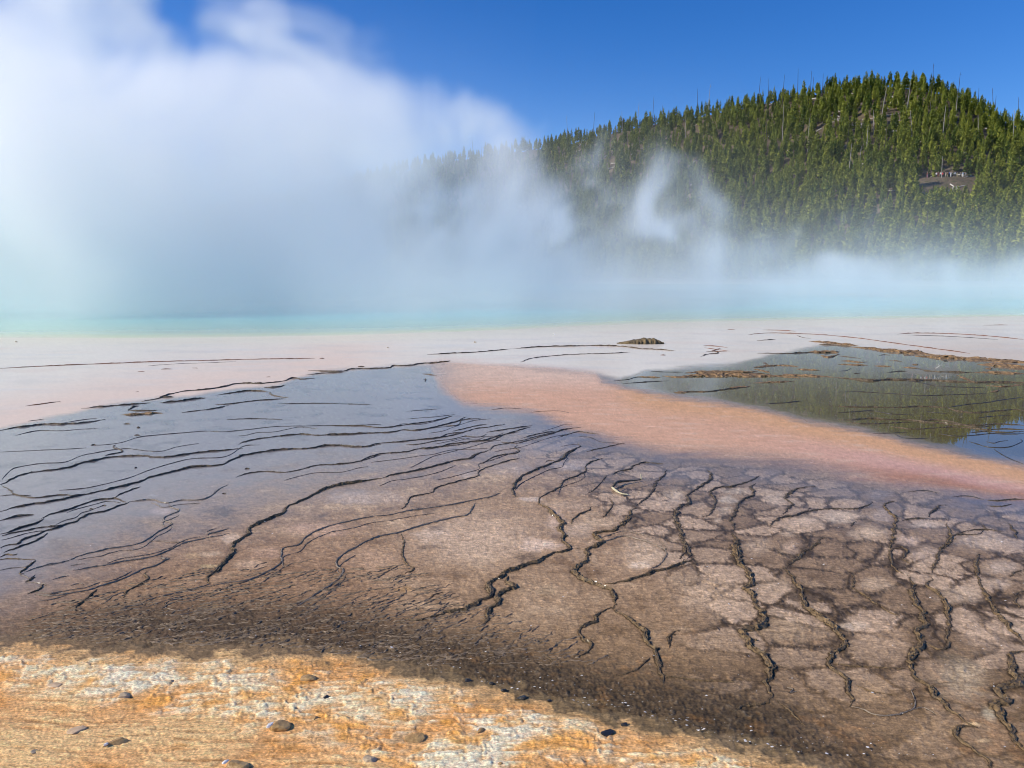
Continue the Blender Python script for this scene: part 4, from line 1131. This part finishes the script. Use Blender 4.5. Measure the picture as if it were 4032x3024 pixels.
for (px, py), w, fl_, mt, lb, sd, rt, dp_, cr in [
 (W8(1425, 535), 118, .42, st_brown, 'largest wet brown stone with a white crescent crust, on the orange mat', 1, .2, .8, (-.55, -.1, .45)),
 (W8(595, 618), 95, .45, st_brown, 'long wet brown stone with white ends, lower left on the tan mat', 2, .6, .5, (-.7, -.1, .28)),
 (W8(632, 378), 62, .5, st_grey, 'grey stone at the head of a dark groove in the tan mat', 3, .5, .65, None),
 (W8(392, 552), 66, .22, st_tan, 'flat tan stone on the tan mat, left of the long brown stone', 4, .3, .8, None),
 (W8(275, 322), 62, .16, st_tan, 'thin flat tan flake at the upper edge of the streaked mat, far left', 5, .1, .7, None),
 (W8(1205, 735), 108, .5, st_brown, 'brown stone cut by the bottom edge of the photograph', 6, .1, .7, (-.7, .2, .3)),
 (W8(1568, 288), 80, .35, st_brown, 'low brown stone in an orange hollow of the cream mat', 7, 0, .7, None),
 (W8(1672, 388), 46, .5, st_black, 'dark pitted stone in the white part of the cream mat', 8, .5, .8, None),
 (W8(2125, 592), 86, .45, st_brown, 'round reddish brown stone in orange mat near the bottom', 9, .3, .9, None),
 (W8(1895, 700), 62, .5, st_grey, 'grey brown stone beside the bottom edge, left of the reddish stone', 10, .2, .8, None),
 (W8(175, 663), 36, .5, st_grey, 'small grey pebble in the bottom left corner', 11, .2, .8, None),
 (W8(880, 303), 28, .6, st_grey, 'small dark grey pebble at the tip of a white streak', 12, .2, .8, None),
 (W8(1617, 492), 34, .6, st_brown, 'small round brown pebble right of the largest stone', 13, .2, .9, None),
 (W9(445, 362), 34, .5, st_black, 'leftmost black pebble on the grey-green edge of the orange mat', 14, 0, .7, None),
 (W9(567, 378), 26, .6, st_black, 'round black pebble, second from the left along the mat edge', 15, 0, .9, None),
 (W9(630, 411), 30, .5, st_black, 'black pebble, third from the left along the mat edge', 16, .3, .7, None),
 (W9(722, 451), 46, .45, st_black, 'broad black pebble, fourth from the left along the mat edge', 17, .1, .7, None),
 (W9(1248, 588), 34, .6, st_black, 'glossy black pebble above the large black stone', 18, 0, .8, None),
 (W9(1155, 632), 74, .4, st_black, 'large jagged black stone on the edge of the orange mat', 19, .3, .7, None),
 (W9(505, 622), 56, .45, st_brown, 'brown stone with a grey top beside a white patch, bottom centre', 20, .2, .7, (-.2, .1, .4)),
 (W9(608, 795), 46, .55, st_brown, 'brown stone at the bottom edge, bottom centre', 21, .1, .8, None),
 (W9(862, 465), 22, .6, st_black, 'tiny black pebble between the broad and the glossy black pebbles', 22, .1, .8, None),
 ((64, 1346), 13, .6, st_grey, 'small dark stone alone on the far left white flat', 23, 0, .8, None),
 ((1527, 1369), 16, .4, st_grey, 'small brown stone on the white flat in the middle distance', 24, 0, .8, None),
 ((1871, 1347), 20, .5, st_brown, 'dark stone near the pool edge in the centre', 25, 0, .8, None),
 ((2182, 1317), 11, .9, white_crust, 'tiny white stone at the pool edge right of centre', 26, 0, .8, None)]:
    place_stone(px, py, w, fl_, mt, lb, sd, rt, dp_, cr)

# ------------------------------------------------------------------ forked branch lying on the terraces
def tube(path, rad, n=7, cap=True):
    path = catmull(np.array(path, float), .015)
    m_ = len(path)
    rad = np.interp(np.linspace(0, 1, m_), np.linspace(0, 1, len(rad)), rad) * (1 + .12 * RNG.normal(size=m_))
    tg_ = np.gradient(path, axis=0); tg_ /= np.linalg.norm(tg_, axis=1)[:, None]
    v, f = [], []
    for i in range(m_):
        a_ = np.cross(tg_[i], (0.3, .2, 1)); a_ /= np.linalg.norm(a_); b_ = np.cross(tg_[i], a_)
        for j in range(n):
            an = 2 * math.pi * j / n
            v.append(path[i] + rad[i] * (a_ * math.cos(an) + b_ * math.sin(an)))
    for i in range(m_ - 1):
        for j in range(n): f.append((i * n + j, i * n + (j + 1) % n, (i + 1) * n + (j + 1) % n, (i + 1) * n + j))
    f += [tuple(range(n)), tuple((m_ - 1) * n + j for j in range(n))]
    return v, f
def bz(a, b, z=0.0):
    x, y, _ = gnd(2350 + a * .1356, 1800 + b * .1356)
    return np.array((x, y, z))
root_ = bz(450, 925)
br = bpy.data.objects.new('fallen_branch', None); br.empty_display_size = .1
COL.objects.link(br); br.location = root_
tag(br, 'forked bare branch with one upright white twig lying on the brown terraces', 'branch')
wood_pale = simple('pale_wood', (.34, .29, .17), (.62, .56, .38), 60, .8, .1)
wood_dark = simple('dark_wood', (.03, .022, .014), (.10, .075, .045), 60, .7, .2)
tip = bz(1272, 690)
for nm, path, rad, mt in [
    ('stem', [bz(450, 925, .012), bz(520, 880, .03), bz(600, 820, .034), bz(800, 775, .026), bz(1050, 738, .02), tip + (0, 0, .012)], [.011, .014, .013, .010, .007, .006], wood_dark),
    ('twig', [tip + (0, 0, .010), tip + (.008, 0, .022), tip + (.004, 0, .046), tip + (.001, 0, .068)], [.006, .008, .0055, .004], wood_pale),
    ('arm', [bz(445, 925, .014), bz(540, 1000, .014), bz(640, 1060, .012), bz(750, 1095, .01), bz(860, 1105, .008), bz(930, 1110, .005)], [.009, .011, .010, .008, .007, .004], wood_pale),
    ('twig', [bz(590, 1010, .012), bz(640, 970, .02), bz(690, 935, .022), bz(750, 910, .018)], [.004, .004, .003, .002], wood_dark)]:
    v, f = tube(path, rad)
    obj(nm, mesh(nm, np.array(v) - root_, f, mt, True), br)

# ------------------------------------------------------------------ pale flakes drifted over the terraces
vs, fs = [], []
cnt = 0
while cnt < 420:
    px = random.uniform(300, 4030); py = random.uniform(2050, 3000)
    if random.random() < .45: px = random.gauss(2400, 700); py = np.interp(px, [0, 1100, 1500, 2400, 3100], [2500, 2520, 2600, 2800, 2980]) - abs(random.gauss(0, 55))
    edge = np.interp(px / 1.8228, [0, 600, 850, 1100, 1300, 1700, 1800, 2212], [1385, 1400, 1440, 1495, 1555, 1645, 1690, 1830]) * 1.8228
    if py > edge - 8 or py < 2000: continue
    x, y, _ = gnd(px, py)
    s = random.choice([.002, .0025, .003, .004, .0075]) * random.uniform(.6, 1.2)
    an = random.uniform(0, 6.28); asp = random.uniform(.3, .9); tl = random.uniform(-.3, .3)
    b = len(vs)
    for q in range(5):
        a2 = an + q * 1.2566 + random.uniform(-.3, .3)
        ex, ey = s * math.cos(a2), s * asp * math.sin(a2)
        vs.append((x + ex, y + ey, .007 + tl * ex + random.uniform(0, .002)))
    vs.append((x, y, .007 + s * .5))
    fs += [(b + q, b + (q + 1) % 5, b + 5) for q in range(5)]
    cnt += 1
fl_ob = obj('mineral_flakes', mesh('mineral_flakes', vs, np.array(fs), white_crust))
tag(fl_ob, 'tiny white mineral flakes scattered over the brown terraces', kind='stuff')

# ------------------------------------------------------------------ visitors on the hillside lookout
def person_mesh(pose):
    J_ = {'hip': (0, 0, .93), 'waist': (0, 0, 1.1), 'chest': (0, 0, 1.33), 'neck': (0, 0, 1.47), 'head': (0, .01, 1.58), 'top': (0, 0, 1.68)}
    R_ = {'hip': .15, 'waist': .13, 'chest': .155, 'neck': .055, 'head': .095, 'top': .075}
    E_ = [('hip', 'waist'), ('waist', 'chest'), ('chest', 'neck'), ('neck', 'head'), ('head', 'top')]
    for s_, n_ in ((-1, 'l'), (1, 'r')):
        st_ = pose.get('step', 0) * s_
        J_[n_ + 'th'] = (s_ * .10, st_ * .3, .85); J_[n_ + 'kn'] = (s_ * .11, st_ * .6 + .02, .48); J_[n_ + 'an'] = (s_ * .11, st_ - .02, .09); J_[n_ + 'to'] = (s_ * .12, st_ + .13, .04)
        el_ = pose[n_ + 'el']; ha_ = pose[n_ + 'ha']
        J_[n_ + 'sh'] = (s_ * .19, 0, 1.40); J_[n_ + 'el'] = (s_ * el_[0], el_[1], el_[2]); J_[n_ + 'ha'] = (s_ * ha_[0], ha_[1], ha_[2])
        for a_, b_ in (('th', .095), ('kn', .062), ('an', .045), ('to', .04), ('sh', .065), ('el', .048), ('ha', .04)): R_[n_ + a_] = b_
        E_ += [('hip', n_ + 'th'), (n_ + 'th', n_ + 'kn'), (n_ + 'kn', n_ + 'an'), (n_ + 'an', n_ + 'to'), ('chest', n_ + 'sh'), (n_ + 'sh', n_ + 'el'), (n_ + 'el', n_ + 'ha')]
    nm = list(J_)
    m_ = bpy.data.meshes.new('person'); m_.from_pydata([J_[q] for q in nm], [(nm.index(a_), nm.index(b_)) for a_, b_ in E_], [])
    o_ = bpy.data.objects.new('person_source', m_); COL.objects.link(o_)
    sk = o_.modifiers.new('skin', 'SKIN'); ssf = o_.modifiers.new('sub', 'SUBSURF'); ssf.levels = 1; ssf.render_levels = 1
    for q, n_ in enumerate(nm):
        sv = m_.skin_vertices[0].data[q]; sv.radius = (R_[n_], R_[n_] * (.75 if n_ in ('chest', 'waist', 'hip') else 1)); sv.use_root = n_ == 'hip'
    dg = bpy.context.evaluated_depsgraph_get()
    out = bpy.data.meshes.new_from_object(o_.evaluated_get(dg))
    bpy.data.objects.remove(o_); bpy.data.meshes.remove(m_)
    out.name = 'person'
    for q in range(4): out.materials.append(None)
    for p_ in out.polygons:
        c_ = p_.center
        if c_.z > 1.47: k_ = 1 if (c_.z > 1.63 or c_.y < -.03) else 0
        elif c_.z < .95 and abs(c_.x) < .2: k_ = 3
        elif abs(c_.x) > .2 and c_.z < 1.02: k_ = 0
        else: k_ = 2
        p_.material_index = k_; p_.use_smooth = True
    return out
PM = [person_mesh({'lel': (.25, -.02, 1.13), 'lha': (.24, .08, .9), 'rel': (.25, -.02, 1.13), 'rha': (.24, .06, .9)}),
      person_mesh({'lel': (.27, .06, 1.16), 'lha': (.12, .28, 1.38), 'rel': (.27, .06, 1.16), 'rha': (.10, .28, 1.38)}),
      person_mesh({'lel': (.3, -.08, 1.15), 'lha': (.2, .1, 1.02), 'rel': (.25, -.02, 1.13), 'rha': (.23, .1, .92), 'step': .12})]
pc_cache = {}
def plain(nm, c_):
    if nm not in pc_cache: pc_cache[nm] = simple(nm, tuple(q * .85 for q in c_), c_, 8, .85)
    return pc_cache[nm]
TOPS = {'orange': (.62, .24, .10), 'charcoal': (.03, .03, .035), 'white': (.80, .80, .80), 'maroon': (.16, .03, .04), 'red': (.62, .05, .07), 'black': (.012, .012, .014), 'beige': (.50, .42, .30), 'rust': (.42, .16, .07), 'blue': (.04, .14, .62), 'olive': (.10, .12, .05), 'khaki': (.46, .38, .20), 'grey': (.25, .25, .26), 'light blue': (.45, .55, .68), 'pink': (.65, .32, .36), 'navy': (.02, .025, .06)}
skin_m = plain('skin_tone', (.52, .33, .24)); hair_m = plain('dark_hair', (.05, .03, .02)); hat_m = plain('pale_hat', (.72, .70, .64))
PEOPLE = [(375, 'orange', 'pink', 0, 'person at the far left end of the lookout in orange top and pink trousers'), (440, 'charcoal', 'black', 0, 'person in charcoal clothes second from the left on the lookout'),
 (638, 'white', 'navy', 0, 'person in white top and dark trousers left of the crowd on the lookout'), (692, 'maroon', 'maroon', 1, 'person in pale hat and maroon clothes on the lookout'),
 (757, 'white', 'charcoal', 0, 'person in white top standing left of the one in red'), (818, 'red', 'black', 0, 'person in a red top on the lookout'), (862, 'black', 'black', 0, 'person in black right of the one in red'),
 (908, 'beige', 'beige', 0, 'person in beige clothes on the lookout'), (955, 'rust', 'khaki', 0, 'person in rust top left of the one in blue'), (1016, 'blue', 'black', 0, 'person in a bright blue top on the lookout'),
 (1058, 'white', 'white', 0, 'person all in white right of the one in blue'), (1112, 'olive', 'black', 1, 'person in olive top and pale hat on the lookout'), (1180, 'white', 'charcoal', 0, 'person in white top behind a small pine on the lookout'),
 (1238, 'khaki', 'khaki', 1, 'person in khaki and pale hat behind a small pine on the lookout'), (1340, 'grey', 'charcoal', 0, 'person in grey with dark trousers right of the small pine on the lookout'),
 (1408, 'light blue', 'white', 0, 'person in light blue top and white trousers on the lookout'), (1445, 'black', 'black', 0, 'person in black near the right end of the lookout'), (1490, 'grey', 'navy', 0, 'person in grey at the right end of the lookout')]
for q, (zx, tp_, lg_, hat, lb) in enumerate(PEOPLE):
    X_, _, _ = at(3600 + zx * .1356, 694, BY + (q % 3) * .7)
    Y_ = BY + (q % 3) * .7
    o = obj('person', PM[q % 3], None, (X_, Y_, float(hill(X_, Y_)) - .02))
    o.rotation_euler = (0, 0, math.pi + random.uniform(-.7, .7)); o.scale = (1.1, 1.1, random.uniform(.96, 1.06))
    for s_, mt in enumerate((skin_m, hat_m if hat else hair_m, plain(tp_ + '_cloth', TOPS[tp_]), plain(lg_ + '_cloth', TOPS[lg_]))):
        o.material_slots[s_].link = 'OBJECT'; o.material_slots[s_].material = mt
    tag(o, lb, 'person', 'visitors on the hillside lookout')

# ------------------------------------------------------------------ steam over the spring
x0, x1, y0_, y1, z0, z1 = -64.0, 62.0, 20.0, 98.0, 0.0, 34.0
VX = .37
nx, ny, nz_ = int((x1 - x0) / VX) + 1, int((y1 - y0_) / VX) + 1, int((z1 - z0) / VX) + 1
gx = np.linspace(x0, x1, nx, dtype=np.float32); gy_ = np.linspace(y0_, y1, ny, dtype=np.float32); gz = np.linspace(z0, z1, nz_, dtype=np.float32)
def latt(cs, seed, sxyz=(1, 1, 1)):
    """smooth random field on the grid with cells of cs metres"""
    r = np.random.default_rng(seed)
    def basis(g, c):
        q = (g - g[0]) / c
        n = int(q[-1]) + 4
        i = np.floor(q).astype(int); t_ = q - i
        B = np.zeros((len(g), n), dtype=np.float32)
        w = [(1 - t_) ** 3 / 6, (3 * t_ ** 3 - 6 * t_ ** 2 + 4) / 6, (-3 * t_ ** 3 + 3 * t_ ** 2 + 3 * t_ + 1) / 6, t_ ** 3 / 6]
        for k in range(4): B[np.arange(len(g)), i + k] = w[k]
        return B
    a, b, c = basis(gx, cs * sxyz[0]), basis(gy_, cs * sxyz[1]), basis(gz, cs * sxyz[2])
    L = r.standard_normal((a.shape[1], b.shape[1], c.shape[1])).astype(np.float32)
    o = np.tensordot(a, L, (1, 0)); o = np.tensordot(o, b, (1, 1)); o = np.tensordot(o, c, (1, 1))
    return o * 2.2     # [x, y, z]
fld = latt(11, 1) * .6 + latt(6, 2, (1, 1.3, 1.7)) * .80 + latt(3.2, 3, (1, 1.4, 1.9)) * .78 + latt(1.9, 4, (1, 1.4, 1.7)) * .64 + latt(1.15, 14) * .44 + latt(.8, 15) * .32
# bend the field by a swirl so that edges curl
wx, wy, wz = (latt(8, 5) * 2.6 + latt(3.2, 8) * 1.5) / VX, (latt(8, 6) * 2.6 + latt(3.2, 9) * 1.5) / VX, (latt(8, 7) * 3.0 + latt(3.2, 10) * 1.6) / VX
ii, jj, kk = np.meshgrid(np.arange(nx), np.arange(ny), np.arange(nz_), indexing='ij')
ii = np.clip(ii + wx, 0, nx - 1.01); jj = np.clip(jj + wy, 0, ny - 1.01); kk = np.clip(kk + wz, 0, nz_ - 1.01)
i0 = ii.astype(np.int32); j0 = jj.astype(np.int32); k0 = kk.astype(np.int32)
fi = (ii - i0).astype(np.float32); fj = (jj - j0).astype(np.float32); fk = (kk - k0).astype(np.float32)
def G(a, b, c): return fld[i0 + a, j0 + b, k0 + c]
fw_ = ((G(0, 0, 0) * (1 - fi) + G(1, 0, 0) * fi) * (1 - fj) + (G(0, 1, 0) * (1 - fi) + G(1, 1, 0) * fi) * fj) * (1 - fk) \
    + ((G(0, 0, 1) * (1 - fi) + G(1, 0, 1) * fi) * (1 - fj) + (G(0, 1, 1) * (1 - fi) + G(1, 1, 1) * fi) * fj) * fk
fld = fw_
del wx, wy, wz, ii, jj, kk, i0, j0, k0, fi, fj, fk, fw_
fld /= fld.std()
shape = np.zeros((nx, ny, nz_), dtype=np.float32)
# billows: photograph column and row, distance, radius across / deep / high, weight
PUFFS = [
 (-60, 1130, 34, 7, 6, 5, 1.3), (0, 930, 38, 8, 8, 6, 1.2), (-40, 700, 42, 8, 8, 6, 1.1), (60, 520, 45, 7, 7, 5, 1.0), (20, 300, 48, 7, 7, 6, .9),
 (60, 80, 52, 6, 7, 6, .75), (-60, -120, 52, 9, 8, 6, .8), (190, 190, 52, 4, 6, 6, .75), (330, 330, 52, 4, 6, 5, .75), (230, 620, 46, 6, 7, 5, .8),
 (300, 900, 44, 8, 8, 6, 1.0), (350, 1130, 40, 8, 7, 5, 1.0), (520, 800, 50, 7, 8, 5, .85), (560, 1080, 46, 8, 8, 5, 1.0), (640, 470, 54, 4.6, 6, 5, .95), (690, 640, 54, 5, 6, 4.5, .9),
 (800, 880, 54, 8, 8, 5, .9), (850, 1100, 50, 8, 8, 4, 1.0), (1000, 560, 57, 5.5, 7, 5, .9), (1120, 430, 58, 4.5, 6, 4, .8), (1180, 560, 58, 5, 6, 4.5, .85),
 (1080, 760, 57, 7, 8, 5, .9), (1250, 940, 58, 8, 8, 5, .9), (1150, 1110, 52, 9, 8, 4, 1.0), (1340, 340, 60, 3.2, 5, 4, .75), (1390, 500, 60, 3.5, 5, 4, .6), (1545, 290, 61, 2.6, 4, 4.5, .8), (1590, 460, 62, 4, 5, 4.5, .8),
 (1680, 570, 62, 4.5, 6, 3.5, .8), (1600, 720, 62, 7, 8, 4, .9), (1500, 930, 60, 8, 9, 4.5, .95), (1800, 780, 64, 6, 8, 3.2, .7), (1900, 900, 64, 7, 8, 4, .95), (1750, 1080, 58, 9, 8, 3.5, 1.0),
 (2050, 820, 66, 6, 8, 3.2, .6), (2200, 900, 66, 7, 8, 4, .9), (2150, 1040, 60, 8, 8, 3.5, 1.0), (2400, 1000, 66, 8, 9, 3.5, .95), (2250, 640, 68, 6, 7, 3.5, .55), (2500, 760, 70, 7, 8, 4, .55), (2480, 880, 68, 7, 8, 3.5, .7),
 (2600, 1060, 66, 8, 9, 3.0, .85), (2700, 900, 72, 6, 7, 3, .5), (2850, 1030, 72, 6, 8, 2.6, .65), (2950, 1080, 66, 8, 9, 2.6, .6), (3200, 1090, 66, 8, 9, 2.4, .5), (3300, 1030, 72, 5, 6, 2.0, .5), (3450, 1100, 64, 8, 9, 2.2, .5),
 (3430, 860, 78, 5, 7, 4, .26), (3360, 930, 76, 5, 7, 3.2, .34), (3500, 950, 76, 5, 7, 3.0, .38), (3100, 960, 72, 6, 8, 3.0, .42), (2800, 900, 70, 7, 9, 4.0, .5), (3750, 1000, 70, 6, 8, 2.6, .42), (3560, 980, 74, 4, 5, 2.4, .42), (3700, 1110, 62, 7, 9, 2.2, .5), (3900, 1100, 58, 6, 8, 2.2, .55), (3960, 1010, 60, 4, 5, 2.2, .42), (4100, 1090, 56, 6, 8, 2.2, .7),
 (1350, 680, 58, 9, 9, 5, 1.0), (1200, 620, 58, 7, 8, 5, .95), (1520, 620, 62, 7, 8, 4.5, .95), (1720, 680, 64, 5, 7, 3.4, .6), (1420, 420, 60, 4, 5, 4.5, .75), (1150, 300, 58, 3, 4, 3, .6), (450, 560, 50, 5, 7, 5, .6), (850, 620, 55, 5, 7, 5, .7), (900, 430, 56, 3.5, 5, 4, .6), (150, 860, 40, 8, 8, 6, 1.1), (650, 980, 48, 8, 8, 6, 1.0), (480, 400, 52, 3.5, 5, 4, .55), (1900, 800, 66, 6, 7, 3.0, .6),
 (1100, 700, 54, 9, 10, 5, 1.0), (1400, 700, 54, 9, 10, 4.5, 1.0), (1650, 700, 56, 8, 10, 4, 1.0), (1850, 880, 58, 8, 10, 3.6, .9), (1560, 560, 64, 6, 9, 4, .9), (1650, 740, 66, 7, 10, 4, .85), (1980, 880, 68, 8, 10, 4.0, .8), (2150, 860, 70, 6, 9, 3.2, .6), (1350, 850, 58, 9, 10, 5, 1.0), (1000, 700, 56, 8, 10, 5, 1.0), (700, 780, 54, 7, 10, 5, 1.0), (1480, 330, 60, 4, 6, 4.5, .8), (1250, 460, 58, 5, 7, 4.5, .85),
 (860, 130, 57, 1.8, 3, 2.6, .62), (950, 40, 57, 3.2, 4, 2.4, .72), (1060, 70, 58, 3, 4, 2.2, .66), (1120, 190, 58, 1.8, 3, 2.8, .6), (1190, 290, 58, 1.8, 3, 2.6, .55), (1000, 150, 57, 1.6, 3, 2.2, .5), (840, 240, 57, 1.4, 3, 2, .5), (1260, 110, 60, 4, 4, 3, .42),
 (2150, 500, 70, 6, 6, 4, .30), (2050, 580, 68, 6, 6, 3, .32), (1950, 640, 66, 5, 6, 3, .36), (2400, 560, 72, 6, 6, 4, .30),
]
for px, py, Yp, rx, ry, rz, wgt in PUFFS:
    if 1330 < px < 2000 and 470 <= py < 640: wgt *= .72
    if py < 470 and px < 2000:
        k_ = np.interp(px, [100, 400, 700, 1250, 1400], [1.05, .74, .62, .60, .56]) * (.78 if py < 200 and px > 500 else 1); wgt *= k_; ry *= 1.5
    elif py < 820 and px < 2000 and wgt > .45: rx, ry, rz, wgt = rx * 1.22, ry * 1.8, rz * 1.22, wgt * 1.0
    elif 1300 < px < 2750: rx, ry, rz, wgt = rx * 1.1, ry * 1.7, rz * 1.15, wgt * (1.15 if px < 2200 else 1.05)
    c = at(px, py, Yp)
    ra, rb = np.searchsorted(gx, [c[0] - rx * 1.35, c[0] + rx * 1.35]); rc, rd = np.searchsorted(gy_, [c[1] - ry * 1.35, c[1] + ry * 1.35]); re_, rf = np.searchsorted(gz, [c[2] - rz * 1.35, c[2] + rz * 1.35])
    if ra >= rb or rc >= rd or re_ >= rf: continue
    d = np.sqrt(((gx[ra:rb, None, None] - c[0]) / rx) ** 2 + ((gy_[None, rc:rd, None] - c[1]) / ry) ** 2 + ((gz[None, None, re_:rf] - c[2]) / rz) ** 2)
    w = wgt * ss(1.35 - d, 0, 1.25)
    s = shape[ra:rb, rc:rd, re_:rf]
    np.maximum(s, w + .35 * s, out=s)
# low layer that leaves the water everywhere
edge_x = np.array([p[0] for p in near]); edge_y = np.array([p[1] for p in near])
ye = np.interp(gx, edge_x, edge_y, left=edge_y[0] + 6, right=edge_y[-1] + 8)
over = ss(gy_[None, :] - ye[:, None], -4, 6) * (1 - ss(gy_[None, :], 84, 98))
hs = np.interp(gx, [-60, -20, 0, 20, 50], [5, 3.8, 2.8, 2.1, 1.8])
low = over[:, :, None] * np.exp(-gz[None, None, :] / hs[:, None, None]) * (.75 + .25 * fld)
lowd = np.interp(gx, [-40, -10, 10, 40], [.105, .09, .08, .076])[:, None, None]
body = np.clip(shape * 1.45 - .40 + .72 * fld * ss(shape, 0, .40), 0, 1.9)
DEN = .098 * np.minimum(body, 1.1) * np.clip(.60 + .95 * fld, .015, 3.4) + lowd * np.clip(low, 0, 2)
DEN *= ss(gz, -.1, .6)[None, None, :] * .5 + .5
DEN *= (1 - .42 * ss(gz, 5, 15))[None, None, :]          # thins as it rises
# nothing outside the box's faces
for ax, g in ((0, gx), (1, gy_), (2, gz)):
    e = np.minimum((g - g[0]) if ax != 2 else np.full_like(g, 99), g[-1] - g)
    sh = [1, 1, 1]; sh[ax] = -1
    DEN *= ss(e, 0, 5).reshape(sh)
DEN = DEN.astype(np.float32)
gxx, gyy, gzz = np.meshgrid(gx, gy_, gz, indexing='ij')
sm = bpy.data.meshes.new('steam')
sm.vertices.add(DEN.size)
sm.vertices.foreach_set('co', np.stack([gxx.ravel(), gyy.ravel(), gzz.ravel()], 1).astype(np.float32).ravel())
fattr(sm, 'rho', DEN.ravel())
del gxx, gyy, gzz
steam = obj('steam', sm)
tag(steam, 'billowing white steam rising from the hot spring', kind='stuff')
ng = bpy.data.node_groups.new('steam_grid', 'GeometryNodeTree')
ng.interface.new_socket('Geometry', in_out='INPUT', socket_type='NodeSocketGeometry')
ng.interface.new_socket('Geometry', in_out='OUTPUT', socket_type='NodeSocketGeometry')
N = ng.nodes.new; LK = ng.links.new
gi = N('NodeGroupInput'); go = N('NodeGroupOutput')
vc = N('GeometryNodeVolumeCube')
vc.inputs['Min'].default_value = (x0, y0_, z0); vc.inputs['Max'].default_value = (x1, y1, z1)
vc.inputs['Resolution X'].default_value = nx; vc.inputs['Resolution Y'].default_value = ny; vc.inputs['Resolution Z'].default_value = nz_
ps = N('GeometryNodeInputPosition'); sx_ = N('ShaderNodeSeparateXYZ'); LK(ps.outputs[0], sx_.inputs[0])
def mth(op, a, b):
    n = N('ShaderNodeMath'); n.operation = op
    for i, q in enumerate((a, b)):
        if q is None: continue
        if isinstance(q, (int, float)): n.inputs[i].default_value = q
        else: LK(q, n.inputs[i])
    return n.outputs[0]
def ix(o, a, b, n): return mth('ROUND', mth('MULTIPLY', mth('SUBTRACT', o, a), (n - 1) / (b - a)), None)
fx, fy, fz = ix(sx_.outputs[0], x0, x1, nx), ix(sx_.outputs[1], y0_, y1, ny), ix(sx_.outputs[2], z0, z1, nz_)
def toint(o):
    n = N('FunctionNodeFloatToInt'); LK(o, n.inputs[0]); return n.outputs[0]
def imath(op, a, b):
    n = N('FunctionNodeIntegerMath'); n.operation = op
    for i, q in enumerate((a, b)):
        if isinstance(q, int): n.inputs[i].default_value = q
        else: LK(q, n.inputs[i])
    return n.outputs[0]
lin = imath('ADD', imath('MULTIPLY', imath('ADD', imath('MULTIPLY', toint(fx), ny), toint(fy)), nz_), toint(fz))
si = N('GeometryNodeSampleIndex'); si.data_type = 'FLOAT'; si.domain = 'POINT'; si.clamp = True
na_ = N('GeometryNodeInputNamedAttribute'); na_.data_type = 'FLOAT'; na_.inputs['Name'].default_value = 'rho'
LK(gi.outputs[0], si.inputs['Geometry']); LK(na_.outputs[0], si.inputs['Value']); LK(lin, si.inputs['Index'])
LK(si.outputs[0], vc.inputs['Density'])
smat = bpy.data.materials.new('steam_vapour'); smat.use_nodes = True
smn = smat.node_tree.nodes; smn.clear()
vp = smn.new('ShaderNodeVolumePrincipled')
vp.inputs['Color'].default_value = (.997, .997, .997, 1); vp.inputs['Density'].default_value = 1.0; vp.inputs['Anisotropy'].default_value = 0.0
mo = smn.new('ShaderNodeOutputMaterial'); smat.node_tree.links.new(vp.outputs[0], mo.inputs['Volume'])
sm.materials.append(smat)
stm = N('GeometryNodeSetMaterial'); stm.inputs['Material'].default_value = smat
LK(vc.outputs[0], stm.inputs[0]); LK(stm.outputs[0], go.inputs[0])
md = steam.modifiers.new('steam', 'NODES'); md.node_group = ng
